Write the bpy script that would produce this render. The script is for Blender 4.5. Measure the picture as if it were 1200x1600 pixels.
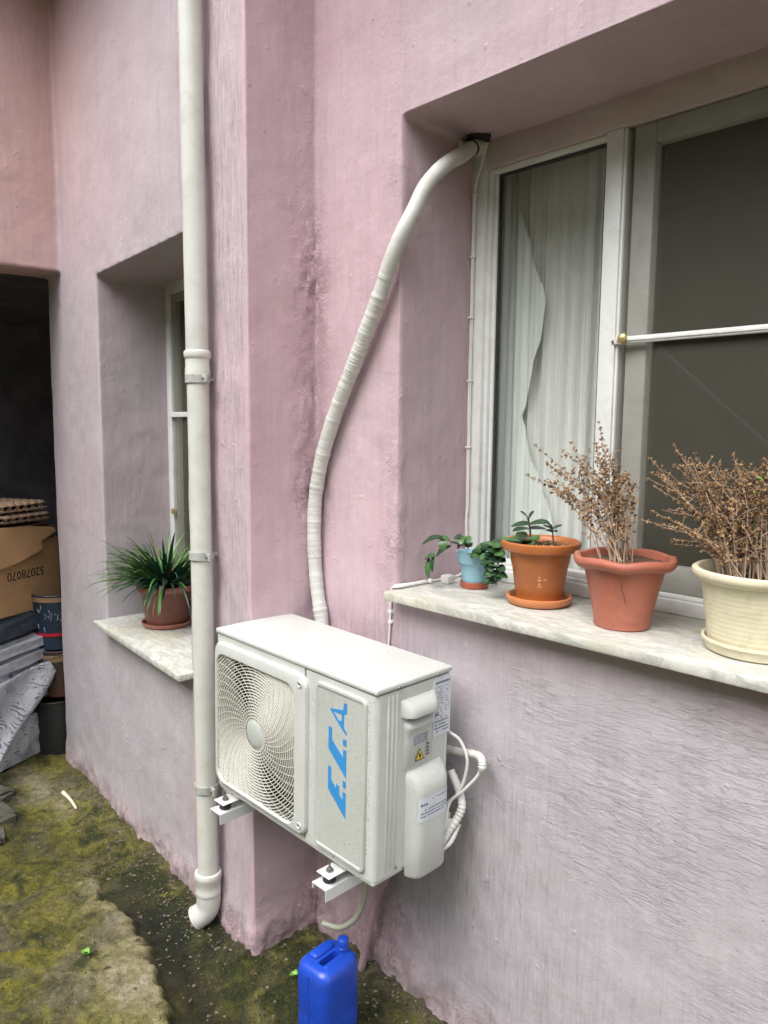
import bpy, bmesh, math, random
import numpy as np
from mathutils import Vector, Matrix

R = math.radians
random.seed(7)
sc = bpy.context.scene
for o in list(bpy.data.objects):
    bpy.data.objects.remove(o)
C = sc.collection

# ------------------------------------------------------------------ camera
cam_d = bpy.data.cameras.new('camera')
cam = bpy.data.objects.new('camera', cam_d)
C.objects.link(cam)
cam_d.sensor_fit = 'VERTICAL'
cam_d.sensor_height = 36.0
cam_d.lens = 1146.7 / 1600.0 * 36.0
cam_d.clip_start = 0.02
cam_d.clip_end = 400
YAW, PITCH, ROLL = .7954, .1117, .0096
fwd = Vector((-math.sin(YAW) * math.cos(PITCH), math.cos(YAW) * math.cos(PITCH), -math.sin(PITCH)))
r0 = Vector((math.cos(YAW), math.sin(YAW), 0))
u0 = r0.cross(fwd)
rt = math.cos(ROLL) * r0 + math.sin(ROLL) * u0
up = -math.sin(ROLL) * r0 + math.cos(ROLL) * u0
m = Matrix((rt, up, -fwd)).transposed().to_4x4()
m.translation = Vector((1.1481, -1.4572, 1.651))
cam.matrix_world = m
sc.camera = cam

# ------------------------------------------------------------------ world, sun, exposure
SUN_EL, SUN_AZ = R(58), R(174)      # azimuth measured from +Y clockwise (about x<0, y<0)
w = bpy.data.worlds.new('World')
sc.world = w
w.use_nodes = True
nt = w.node_tree
nt.nodes.clear()
sky = nt.nodes.new('ShaderNodeTexSky')
sky.sky_type = 'NISHITA'
sky.sun_disc = False
sky.sun_elevation = SUN_EL
sky.sun_rotation = SUN_AZ
sky.dust_density = 4.0
sky.air_density = 1.0
hs = nt.nodes.new('ShaderNodeHueSaturation')
hs.inputs['Saturation'].default_value = 0.22
bg = nt.nodes.new('ShaderNodeBackground')
bg.inputs['Strength'].default_value = 0.15
wo = nt.nodes.new('ShaderNodeOutputWorld')
nt.links.new(sky.outputs[0], hs.inputs['Color'])
nt.links.new(hs.outputs[0], bg.inputs['Color'])
nt.links.new(bg.outputs[0], wo.inputs['Surface'])
sd = bpy.data.lights.new('sun', 'SUN')
sd.energy = .7
sd.angle = R(45)
sd.color = (1.0, .965, .92)
sun = bpy.data.objects.new('sun', sd)
C.objects.link(sun)
sdir = Vector((math.sin(SUN_AZ) * math.cos(SUN_EL), math.cos(SUN_AZ) * math.cos(SUN_EL), math.sin(SUN_EL)))
sun.rotation_euler = sdir.to_track_quat('Z', 'Y').to_euler()
sun.location = (0, -3, 9)
sc.view_settings.view_transform = 'Standard'
sc.view_settings.look = 'None'
sc.view_settings.exposure = 1.34
sc.view_settings.gamma = 1.0
sc.view_settings.use_curve_mapping = False

# ------------------------------------------------------------------ numpy noise
def _h(ix, iy, iz, s):
    n = (ix * 374761393 + iy * 668265263 + iz * 2147483647 + s * 144665) & 0xFFFFFFFF
    n = (n ^ (n >> 13)) * 1274126177 & 0xFFFFFFFF
    n = n ^ (n >> 16)
    n = (n * 2246822519) & 0xFFFFFFFF
    return ((n ^ (n >> 15)) & 0xFFFFFF) / float(0xFFFFFF)
def vnoise(p, s=0):
    p = np.asarray(p, dtype=np.float64)
    i = np.floor(p).astype(np.int64)
    f = p - i
    f = f * f * (3 - 2 * f)
    r = 0
    for dx in (0, 1):
        for dy in (0, 1):
            for dz in (0, 1):
                wgt = (f[:, 0] if dx else 1 - f[:, 0]) * (f[:, 1] if dy else 1 - f[:, 1]) * (f[:, 2] if dz else 1 - f[:, 2])
                r = r + wgt * _h(i[:, 0] + dx, i[:, 1] + dy, i[:, 2] + dz, s)
    return r * 2 - 1
def fbm(p, octv=4, s=0, gain=.5):
    a, r, q = 1.0, 0, np.array(p, dtype=np.float64)
    for k in range(octv):
        r = r + a * vnoise(q, s + k * 17)
        a *= gain
        q = q * 2.03 + 11.3
    return r
def sstep(a, b, x):
    t = np.clip((x - a) / (b - a), 0, 1)
    return t * t * (3 - 2 * t)

# ------------------------------------------------------------------ materials
class Mat:
    def __init__(self, name, rough=.6, spec=.5, metal=0.0):
        self.m = bpy.data.materials.new(name)
        self.m.use_nodes = True
        self.nt = self.m.node_tree
        self.b = self.nt.nodes['Principled BSDF']
        self.b.inputs['Roughness'].default_value = rough
        self.b.inputs['Specular IOR Level'].default_value = spec
        self.b.inputs['Metallic'].default_value = metal
        self.tc = self.nt.nodes.new('ShaderNodeTexCoord')
        self.last_bump = None
    def n(self, t, **kw):
        x = self.nt.nodes.new(t)
        for k, v in kw.items():
            setattr(x, k, v)
        return x
    def l(self, a, b):
        self.nt.links.new(a, b)
    def vec(self, scale=(1, 1, 1), rot=(0, 0, 0)):
        mp = self.n('ShaderNodeMapping')
        mp.inputs['Scale'].default_value = scale
        mp.inputs['Rotation'].default_value = rot
        self.l(self.tc.outputs['Object'], mp.inputs['Vector'])
        return mp.outputs[0]
    def noise(self, scale=5, detail=4, rough=.55, sc3=(1, 1, 1), rot=(0, 0, 0), dist=0):
        x = self.n('ShaderNodeTexNoise')
        x.inputs['Scale'].default_value = scale
        x.inputs['Detail'].default_value = detail
        x.inputs['Roughness'].default_value = rough
        x.inputs['Distortion'].default_value = dist
        self.l(self.vec(sc3, rot), x.inputs['Vector'])
        return x.outputs['Fac']
    def ramp(self, fac, stops):
        x = self.n('ShaderNodeValToRGB')
        e = x.color_ramp.elements
        while len(e) > 1:
            e.remove(e[0])
        for i, (p, c) in enumerate(stops):
            if not isinstance(c, (tuple, list)):
                c = (c, c, c)
            if i == 0:
                e[0].position = p
                el = e[0]
            else:
                el = e.new(p)
            el.color = (*c, 1)
        self.l(fac, x.inputs[0])
        return x.outputs[0]
    def mix(self, fac, a, b, mode='MIX'):
        x = self.n('ShaderNodeMix', data_type='RGBA', blend_type=mode)
        for v, k in ((fac, 0), (a, 6), (b, 7)):
            if isinstance(v, bpy.types.NodeSocket):
                self.l(v, x.inputs[k])
            elif isinstance(v, (int, float)):
                x.inputs[k].default_value = v if k == 0 else (v, v, v, 1)
            else:
                x.inputs[k].default_value = (*v, 1)
        return x.outputs[2]
    def math(self, op, a, b=0.0, clamp=False):
        x = self.n('ShaderNodeMath', operation=op, use_clamp=clamp)
        for i, v in enumerate((a, b)):
            if isinstance(v, bpy.types.NodeSocket):
                self.l(v, x.inputs[i])
            else:
                x.inputs[i].default_value = v
        return x.outputs[0]
    def attr(self, name):
        x = self.n('ShaderNodeAttribute', attribute_name=name)
        return x.outputs['Fac']
    def color(self, c):
        if isinstance(c, bpy.types.NodeSocket):
            self.l(c, self.b.inputs['Base Color'])
        else:
            self.b.inputs['Base Color'].default_value = (*c, 1)
        return self
    def rough(self, s):
        self.l(s, self.b.inputs['Roughness'])
        return self
    def bump(self, h, dist=.001, strength=1.0):
        x = self.n('ShaderNodeBump')
        x.inputs['Distance'].default_value = dist
        x.inputs['Strength'].default_value = strength
        self.l(h, x.inputs['Height'])
        if self.last_bump:
            self.l(self.last_bump, x.inputs['Normal'])
        self.last_bump = x.outputs[0]
        self.l(x.outputs[0], self.b.inputs['Normal'])
        return self

def simple(name, col, rough=.5, var=.12, scale=14, bump=0.0, bscale=120, spec=.5, metal=0.0, dirt=None, dirt_amt=.4):
    """paint or plastic with slight mottling, optional dirt colour in noise patches and fine bump"""
    M = Mat(name, rough, spec, metal)
    f = M.noise(scale, 5, .6)
    a = tuple(max(0, c * (1 - var)) for c in col)
    b = tuple(min(1, c * (1 + var)) for c in col)
    cc = M.ramp(f, [(.3, a), (.7, b)])
    if dirt:
        g = M.noise(scale * 1.7, 8, .7, dist=.6)
        cc = M.mix(M.math('MULTIPLY', M.ramp(g, [(.5, 0.0), (.72, 1.0)]), dirt_amt), cc, dirt)
    M.color(cc)
    if bump:
        M.bump(M.noise(bscale, 4, .6), bump)
    return M.m

def wall_material():
    M = Mat('pink_wall_paint', .62, .35)
    big = M.noise(1.3, 3, .5)
    mid = M.noise(6, 5, .6, dist=.5)
    pink = M.ramp(mid, [(.25, (.520, .362, .402)), (.75, (.575, .418, .460))])
    mauve = M.ramp(mid, [(.25, (.415, .385, .412)), (.75, (.490, .460, .492))])
    salmon = M.ramp(mid, [(.25, (.56, .365, .355)), (.75, (.61, .415, .40))])
    g = M.math('ADD', M.attr('grey'), M.math('MULTIPLY', M.math('SUBTRACT', big, .5), .9), clamp=True)
    col = M.mix(g, pink, mauve)
    col = M.mix(M.attr('salmon'), col, salmon)
    # vertical wash streaks
    st = M.noise(7, 6, .65, sc3=(5, 5, .35))
    col = M.mix(M.math('MULTIPLY', M.ramp(st, [(.45, 0.0), (.75, 1.0)]), .22), col, (.30, .24, .26))
    col = M.mix(M.math('MULTIPLY', M.ramp(st, [(.22, 1.0), (.42, 0.0)]), .20), col, (.66, .52, .56))
    # specks and chips
    sp = M.noise(60, 3, .5)
    col = M.mix(M.math('MULTIPLY', M.ramp(sp, [(.74, 0.0), (.78, 1.0)]), .5), col, (.22, .17, .18))
    # splash dirt near the ground
    d = M.math('MULTIPLY', M.attr('dirt'), M.ramp(M.noise(18, 8, .7), [(.35, 0.0), (.62, 1.0)]))
    col = M.mix(M.math('MULTIPLY', d, .7), col, (.22, .18, .135))
    # pinker repainted strip in the inner corner
    col = M.mix(M.math('MULTIPLY', M.attr('crack'), .55), col, (.56, .365, .415))
    k = M.math('MULTIPLY', M.attr('crack'), M.ramp(M.noise(30, 6, .7, sc3=(1, 1, .5)), [(.48, 0.0), (.6, 1.0)]))
    col = M.mix(M.math('MULTIPLY', k, .30), col, (.58, .40, .44))
    br = M.noise(30, 6, .68, sc3=(3.2, 3.2, .30), dist=.5)
    col = M.mix(M.math('MULTIPLY', M.math('MULTIPLY', M.ramp(br, [(.36, 1.0), (.50, 0.0)]), M.attr('brush')), .32), col, (.255, .205, .225))
    col = M.mix(M.math('MULTIPLY', M.math('MULTIPLY', M.ramp(br, [(.52, 0.0), (.66, 1.0)]), M.attr('brush')), .30), col, (.62, .53, .57))
    M.color(col)
    # relief: brush marks, trowel ridges, flaking, grain
    M.bump(M.math('MULTIPLY', br, M.attr('brush')), .0022)
    tr = M.noise(13, 6, .66, sc3=(1.0, 1.0, 4.5), rot=(0, R(32), 0), dist=.7)
    M.bump(M.math('MULTIPLY', M.ramp(tr, [(.46, 0.0), (.52, 1.0), (.60, .4)]), M.attr('trowel')), .0004)
    tr2 = M.noise(17, 6, .66, sc3=(1.0, 1.0, 5.5), rot=(0, R(-38), 0), dist=.5)
    M.bump(M.math('MULTIPLY', M.ramp(tr2, [(.54, 0.0), (.59, 1.0), (.66, .5)]), M.attr('trowel')), .0004)
    mu = M.n('ShaderNodeTexVoronoi', feature='SMOOTH_F1')
    mu.inputs['Scale'].default_value = 60
    nz = M.n('ShaderNodeTexNoise'); nz.inputs['Scale'].default_value = 25; nz.inputs['Detail'].default_value = 5
    M.l(M.vec(), nz.inputs['Vector'])
    M.l(nz.outputs['Color'], mu.inputs['Vector'])
    fl = M.noise(70, 6, .72, dist=1.2)
    M.bump(M.math('MULTIPLY', M.ramp(fl, [(.44, 0.0), (.58, 1.0)]), M.attr('crack')), .0026)
    pit = M.noise(26, 3, .5)
    M.bump(M.ramp(pit, [(.66, 0.0), (.74, 1.0)]), .0012)
    M.bump(M.noise(240, 4, .65), .0007)
    M.bump(M.noise(45, 4, .5), .0016)
    return M.m

def ground_material():
    M = Mat('mossy_wet_concrete', .75, .4)
    n1 = M.noise(9, 9, .68, dist=.8)
    n2 = M.noise(34, 8, .7)
    n3 = M.noise(120, 5, .7)
    n5 = M.noise(4.5, 8, .7, dist=1.0)
    conc = M.ramp(n2, [(.3, (.085, .07, .03)), (.5, (.17, .145, .075)), (.72, (.30, .265, .16))])
    moss = M.ramp(n3, [(.3, (.014, .018, .004)), (.5, (.040, .050, .010)), (.66, (.10, .105, .022)), (.8, (.20, .19, .06))])
    olive = M.ramp(n2, [(.3, (.12, .12, .010)), (.7, (.36, .32, .04))])
    wet = M.ramp(n2, [(.3, (.012, .012, .004)), (.7, (.042, .034, .012))])
    dirt = M.ramp(n3, [(.3, (.10, .08, .05)), (.55, (.20, .17, .11)), (.78, (.38, .34, .27))])
    col = M.mix(M.ramp(n5, [(.42, 0.0), (.54, .95)]), conc, olive)
    mm = M.math('ADD', M.attr('moss'), M.math('MULTIPLY', M.math('SUBTRACT', n1, .53), 6.0), clamp=True)
    col = M.mix(mm, col, moss)
    dd = M.math('MULTIPLY', M.attr('rubble'), M.ramp(n2, [(.38, .2), (.6, 1.0)]))
    col = M.mix(dd, col, dirt)
    bb = M.math('MULTIPLY', M.attr('bare'), M.ramp(n1, [(.36, 1.0), (.60, .12)]), clamp=True)
    col = M.mix(bb, col, M.ramp(n2, [(.3, (.36, .30, .18)), (.7, (.68, .62, .48))]))
    ww = M.math('MULTIPLY', M.attr('wet'), M.ramp(n2, [(.3, 1.0), (.75, .7)]))
    col = M.mix(ww, col, wet)
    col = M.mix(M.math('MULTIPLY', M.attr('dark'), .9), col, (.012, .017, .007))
    n4 = M.noise(300, 4, .7)
    col = M.mix(.9, col, M.ramp(n4, [(.32, (.28, .28, .26)), (.5, (.78, .78, .76)), (.70, (1.0, 1.0, .95))]), 'MULTIPLY')
    M.color(col)
    rr = M.mix(M.attr('wet'), .82, .28)
    M.rough(rr)
    M.bump(n2, .016)
    M.bump(n3, .009)
    M.bump(M.noise(420, 3, .6), .002)
    return M.m

def marble_material():
    M = Mat('grey_veined_marble', .33, .5)
    v = M.noise(7, 9, .66, sc3=(.7, 2.2, 1), rot=(0, 0, R(25)), dist=1.4)
    cl = M.noise(22, 6, .7, sc3=(.8, 1.6, 1), dist=.6)
    base = M.ramp(cl, [(.3, (.44, .43, .39)), (.55, (.60, .595, .55)), (.8, (.70, .695, .66))])
    base = M.mix(M.ramp(v, [(.44, 0.0), (.5, .75), (.56, 0.0)]), base, (.33, .345, .315))
    yl = M.noise(5, 5, .6)
    base = M.mix(M.math('MULTIPLY', M.ramp(yl, [(.5, 0.0), (.7, 1.0)]), .55), base, (.46, .43, .29))
    sp = M.noise(90, 5, .7)
    base = M.mix(M.math('MULTIPLY', M.ramp(sp, [(.6, 0.0), (.72, 1.0)]), .55), base, (.28, .26, .21))
    M.color(base)
    M.rough(M.ramp(cl, [(.3, .5), (.7, .3)]))
    M.bump(sp, .0006)
    return M.m

def cabinet_material(name='cream_sheet_steel', c=(.56, .58, .55)):
    M = Mat(name, .38, .5)
    f = M.noise(8, 6, .6)
    col = M.ramp(f, [(.3, tuple(x * .94 for x in c)), (.7, tuple(min(1, x * 1.04) for x in c))])
    g = M.noise(26, 7, .7, sc3=(2, 2, .4))
    col = M.mix(M.math('MULTIPLY', M.ramp(g, [(.56, 0.0), (.75, 1.0)]), .28), col, (.40, .37, .29))
    M.color(col)
    # beaded rain water
    d = M.noise(330, 2, .4)
    M.bump(M.ramp(d, [(.62, 0.0), (.72, 1.0)]), .0007)
    M.bump(M.noise(1100, 2, .5), .00008)
    return M.m

def cardboard_material(name, c):
    M = Mat(name, .85, .2)
    f = M.noise(5, 6, .6)
    s = M.noise(60, 4, .6, sc3=(.2, .2, 3))
    col = M.mix(M.ramp(s, [(.4, 0.0), (.7, .35)]), M.ramp(f, [(.3, c), (.7, tuple(x * .75 for x in c))]), tuple(x * .7 for x in c))
    M.color(col)
    M.bump(s, .0006)
    return M.m

def glass_material():
    m = bpy.data.materials.new('window_glass')
    m.use_nodes = True
    n = m.node_tree
    n.nodes.clear()
    o = n.nodes.new('ShaderNodeOutputMaterial')
    t = n.nodes.new('ShaderNodeBsdfTransparent')
    t.inputs[0].default_value = (.972, .984, .972, 1)
    g = n.nodes.new('ShaderNodeBsdfGlossy')
    g.inputs['Roughness'].default_value = .01
    f = n.nodes.new('ShaderNodeFresnel')
    f.inputs[0].default_value = 1.62
    ge = n.nodes.new('ShaderNodeNewGeometry')
    iv = n.nodes.new('ShaderNodeMath'); iv.operation = 'SUBTRACT'; iv.inputs[0].default_value = 1.0
    n.links.new(ge.outputs['Backfacing'], iv.inputs[1])
    mu = n.nodes.new('ShaderNodeMath'); mu.operation = 'MULTIPLY'
    n.links.new(f.outputs[0], mu.inputs[0]); n.links.new(iv.outputs[0], mu.inputs[1])
    mx = n.nodes.new('ShaderNodeMixShader')
    n.links.new(mu.outputs[0], mx.inputs[0])
    n.links.new(t.outputs[0], mx.inputs[1])
    n.links.new(g.outputs[0], mx.inputs[2])
    n.links.new(mx.outputs[0], o.inputs[0])
    return m

def screen_material():
    m = bpy.data.materials.new('fibreglass_insect_mesh')
    m.use_nodes = True
    n = m.node_tree
    n.nodes.clear()
    o = n.nodes.new('ShaderNodeOutputMaterial')
    t = n.nodes.new('ShaderNodeBsdfTransparent')
    d = n.nodes.new('ShaderNodeBsdfDiffuse')
    d.inputs[0].default_value = (.17, .165, .13, 1)
    tc = n.nodes.new('ShaderNodeTexCoord')
    nz = n.nodes.new('ShaderNodeTexNoise')
    nz.inputs['Scale'].default_value = 14
    nz.inputs['Detail'].default_value = 6
    n.links.new(tc.outputs['Object'], nz.inputs['Vector'])
    mr = n.nodes.new('ShaderNodeMapRange')
    mr.inputs[3].default_value = .30
    mr.inputs[4].default_value = .38
    n.links.new(nz.outputs[0], mr.inputs[0])
    mx = n.nodes.new('ShaderNodeMixShader')
    n.links.new(mr.outputs[0], mx.inputs[0])
    n.links.new(t.outputs[0], mx.inputs[1])
    n.links.new(d.outputs[0], mx.inputs[2])
    n.links.new(mx.outputs[0], o.inputs[0])
    return m

def fabric_material(name, c, trans=.35, streak=True):
    M = Mat(name, .9, .1)
    f = M.noise(30, 4, .6, sc3=(2, 2, .15))
    M.color(M.ramp(f, [(.3, tuple(x * .86 for x in c)), (.7, c)]))
    M.bump(f, .002)
    out = M.nt.nodes['Material Output']
    tr = M.n('ShaderNodeBsdfTranslucent')
    tr.inputs[0].default_value = (*c, 1)
    mx = M.n('ShaderNodeMixShader')
    mx.inputs[0].default_value = trans
    M.l(M.b.outputs[0], mx.inputs[1])
    M.l(tr.outputs[0], mx.inputs[2])
    M.l(mx.outputs[0], out.inputs[0])
    return M.m

def leaf_material(name, a, b, scale=30, rough=.42, tip=None):
    M = Mat(name, rough, .5)
    f = M.noise(scale, 4, .6)
    col = M.ramp(f, [(.3, a), (.7, b)])
    if tip:
        g = M.noise(scale * .5, 3, .5)
        col = M.mix(M.ramp(g, [(.58, 0.0), (.68, 1.0)]), col, tip)
    M.color(col)
    return M.m

def sheet_material():
    M = Mat('printed_grey_sheet', .6, .4)
    f = M.noise(9, 5, .6)
    col = M.ramp(f, [(.3, (.36, .38, .42)), (.7, (.56, .58, .62))])
    wv = M.n('ShaderNodeTexWave', wave_type='BANDS')
    wv.inputs['Scale'].default_value = 34
    wv.inputs['Distortion'].default_value = 5
    wv.inputs['Detail'].default_value = 3
    M.l(M.vec((1, 1, 1), (R(20), R(50), 0)), wv.inputs['Vector'])
    msk = M.ramp(M.noise(16, 4, .6), [(.50, 0.0), (.55, 1.0)])
    col = M.mix(M.math('MULTIPLY', M.ramp(wv.outputs['Fac'], [(.66, 0.0), (.76, 1.0)]), msk), col, (.14, .15, .18))
    M.color(col)
    M.bump(M.noise(18, 6, .6, dist=1), .02)
    return M.m

MT = dict(
    wall=wall_material(),
    ground=ground_material(),
    marble=marble_material(),
    frame=simple('white_pvc_window_profile', (.72, .735, .72), .34, .05, 9, dirt=(.36, .34, .30), dirt_amt=.3),
    head=simple('pvc_head_smeared_with_pink_paint', (.52, .43, .43), .5, .12, 6, dirt=(.62, .58, .56), dirt_amt=.6),
    sash=simple('aged_white_pvc_sash', (.58, .58, .54), .4, .06, 9, dirt=(.3, .28, .24), dirt_amt=.35),
    gasket=simple('dark_rubber_gasket', (.035, .035, .035), .6),
    glass=glass_material(),
    screen=screen_material(),
    brass=simple('brass_knob', (.48, .38, .17), .35, .1, metal=.5),
    pipe=simple('weathered_white_pvc_pipe', (.60, .605, .56), .36, .07, 9, dirt=(.42, .40, .33), dirt_amt=.4, bump=.0004, bscale=60),
    clamp=simple('painted_steel_clamp', (.40, .42, .39), .5, .15, 30, dirt=(.25, .2, .14), dirt_amt=.6),
    cab=cabinet_material(),
    cablid=cabinet_material('cream_steel_lid', (.56, .575, .55)),
    panel=cabinet_material('greenish_cream_plastic', (.47, .495, .46)),
    grille=simple('cream_plastic_grille', (.64, .635, .57), .42, .05, 20),
    dark=simple('interior_shade_tone', (.02, .021, .022), .7),
    fan=simple('grey_fan_plastic', (.10, .10, .105), .5),
    fin=simple('aluminium_fins', (.12, .125, .13), .4, .2, 80, metal=.5),
    logo=simple('blue_logo_print', (.035, .26, .60), .4, .05),
    silver=simple('faint_grey_print', (.36, .38, .42), .5, .05),
    label=simple('bluish_white_sticker', (.62, .66, .72), .35, .04),
    ink=simple('grey_ink', (.12, .14, .19), .6),
    black=simple('black_rubber', (.012, .013, .013), .5),
    inkb=simple('black_print', (.02, .02, .02), .6),
    yellow=simple('yellow_sticker', (.72, .48, .03), .4, .05),
    screw=simple('steel_screw', (.28, .27, .26), .35, metal=.8),
    bracket=simple('white_powder_coat', (.64, .65, .64), .35, .05, 12, dirt=(.4, .37, .3), dirt_amt=.3),
    tape=simple('greyish_white_wrap_tape', (.60, .60, .565), .48, .07, 20, dirt=(.36, .33, .28), dirt_amt=.45),
    cable=simple('white_pvc_cable', (.72, .71, .68), .38, .05),
    hose=simple('grey_drain_hose', (.33, .33, .27), .5, .1, 30),
    conduit=simple('pink_painted_conduit', (.36, .25, .27), .6, .15, 30, bump=.001, bscale=60),
    jug=simple('blue_polyethylene', (.012, .062, .46), .32, .12, 9, bump=.0006, bscale=40, dirt=(.03, .06, .25), dirt_amt=.5),
    pot_blue=simple('light_blue_glaze', (.27, .50, .60), .35, .06, 20, dirt=(.30, .38, .36), dirt_amt=.4),
    pot_red=simple('dull_red_plastic', (.36, .085, .045), .45, .1),
    pot_orange=simple('orange_plastic', (.42, .135, .035), .4, .09, 14, dirt=(.25, .12, .06), dirt_amt=.4),
    pot_rim_o=simple('orange_plastic_rim', (.55, .20, .075), .4, .08, 14),
    pot_pink=simple('terracotta_pink_plastic', (.42, .135, .085), .45, .12, 10, dirt=(.20, .10, .08), dirt_amt=.45),
    pot_cream=simple('aged_cream_plastic', (.70, .65, .47), .45, .08, 10, dirt=(.36, .27, .13), dirt_amt=.4),
    pot_brown=simple('brown_plastic', (.175, .062, .042), .42, .1, 12, dirt=(.12, .07, .06), dirt_amt=.3),
    pot_brown_rim=simple('brown_plastic_rim', (.33, .13, .095), .42, .1, 12),
    soil=simple('dry_potting_soil', (.10, .055, .035), .95, .5, 90, bump=.004, bscale=120, dirt=(.28, .17, .10), dirt_amt=.8),
    blade=leaf_material('strap_leaf_green', (.035, .115, .025), (.10, .25, .045), 14, tip=(.03, .05, .035)),
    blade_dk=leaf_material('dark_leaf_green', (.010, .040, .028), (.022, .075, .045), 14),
    blade_br=leaf_material('dying_leaf', (.10, .06, .05), (.18, .14, .09), 14, .7),
    succ=leaf_material('succulent_green', (.035, .10, .030), (.075, .17, .050), 22, .35),
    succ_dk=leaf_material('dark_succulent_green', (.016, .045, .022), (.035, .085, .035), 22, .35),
    stem=leaf_material('green_stem', (.07, .08, .03), (.12, .13, .06), 40, .6),
    twig=simple('dry_twig', (.38, .28, .20), .85, .3, 60),
    seed=simple('dry_seed_husk', (.31, .185, .085), .9, .45, 50, dirt=(.50, .36, .22), dirt_amt=.9),
    seed2=simple('dark_seed_husk', (.085, .05, .04), .9, .35, 50),
    curtain=fabric_material('sheer_white_curtain', (.88, .88, .865), .08),
    curtain2=fabric_material('mint_white_curtain', (.86, .90, .875), .08),
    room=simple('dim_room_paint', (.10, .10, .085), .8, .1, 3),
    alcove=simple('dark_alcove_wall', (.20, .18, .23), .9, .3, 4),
    box=cardboard_material('brown_cardboard', (.50, .30, .15)),
    box_dk=cardboard_material('dull_cardboard', (.30, .19, .11)),
    tray=simple('grey_brown_pulp', (.42, .29, .19), .95, .25, 50, bump=.001, bscale=150),
    tray_dk=simple('dark_brown_pulp', (.30, .20, .14), .95, .25, 50, bump=.001, bscale=150),
    sheet=sheet_material(),
    sheet2=simple('pale_grey_plastic_sheet', (.42, .44, .49), .5, .15, 20, bump=.015, bscale=14),
    tarp=simple('dark_blue_green_tarp', (.035, .05, .065), .5, .4, 14, bump=.01, bscale=20),
    bin=simple('black_plastic_bin', (.022, .024, .023), .5, .2, 20),
    bucket=simple('navy_bucket', (.018, .032, .055), .4, .2, 12),
    bucket2=simple('brown_black_bucket', (.05, .035, .032), .5, .5, 10, dirt=(.30, .09, .03), dirt_amt=.6),
    red=simple('red_band', (.45, .012, .03), .4),
    bwhite=simple('faded_white_print', (.30, .36, .42), .6, .3, 40),
    stick=simple('peeled_stick', (.72, .66, .50), .7, .08),
    weed=leaf_material('fresh_weed_green', (.12, .30, .03), (.22, .45, .06), 20, .4),
    stone=simple('grit_stone', (.155, .135, .095), .9, .35, 40),
    brickd=simple('mossy_dark_stone', (.07, .07, .055), .85, .4, 16, bump=.004, bscale=40),
    neigh=simple('weathered_grey_render', (.30, .30, .25), .9, .45, .9, dirt=(.10, .12, .06), dirt_amt=.8),
    neighd=simple('dark_hedge_like_stain', (.05, .055, .04), .9, .3, 2),
    concrete=simple('sky_block_concrete', (.30, .25, .25), .9, .1, 3),
    foam=simple('torn_pipe_insulation', (.25, .25, .24), .8),
)
drop_m = Mat('water_drop', .04, .8)
drop_m.b.inputs['Transmission Weight'].default_value = .6
drop_m.b.inputs['IOR'].default_value = 1.33
drop_m.b.inputs['Base Color'].default_value = (.72, .74, .74, 1)  # whitish base colour puts the bright glints into the drops
MT['drop'] = drop_m.m

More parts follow.
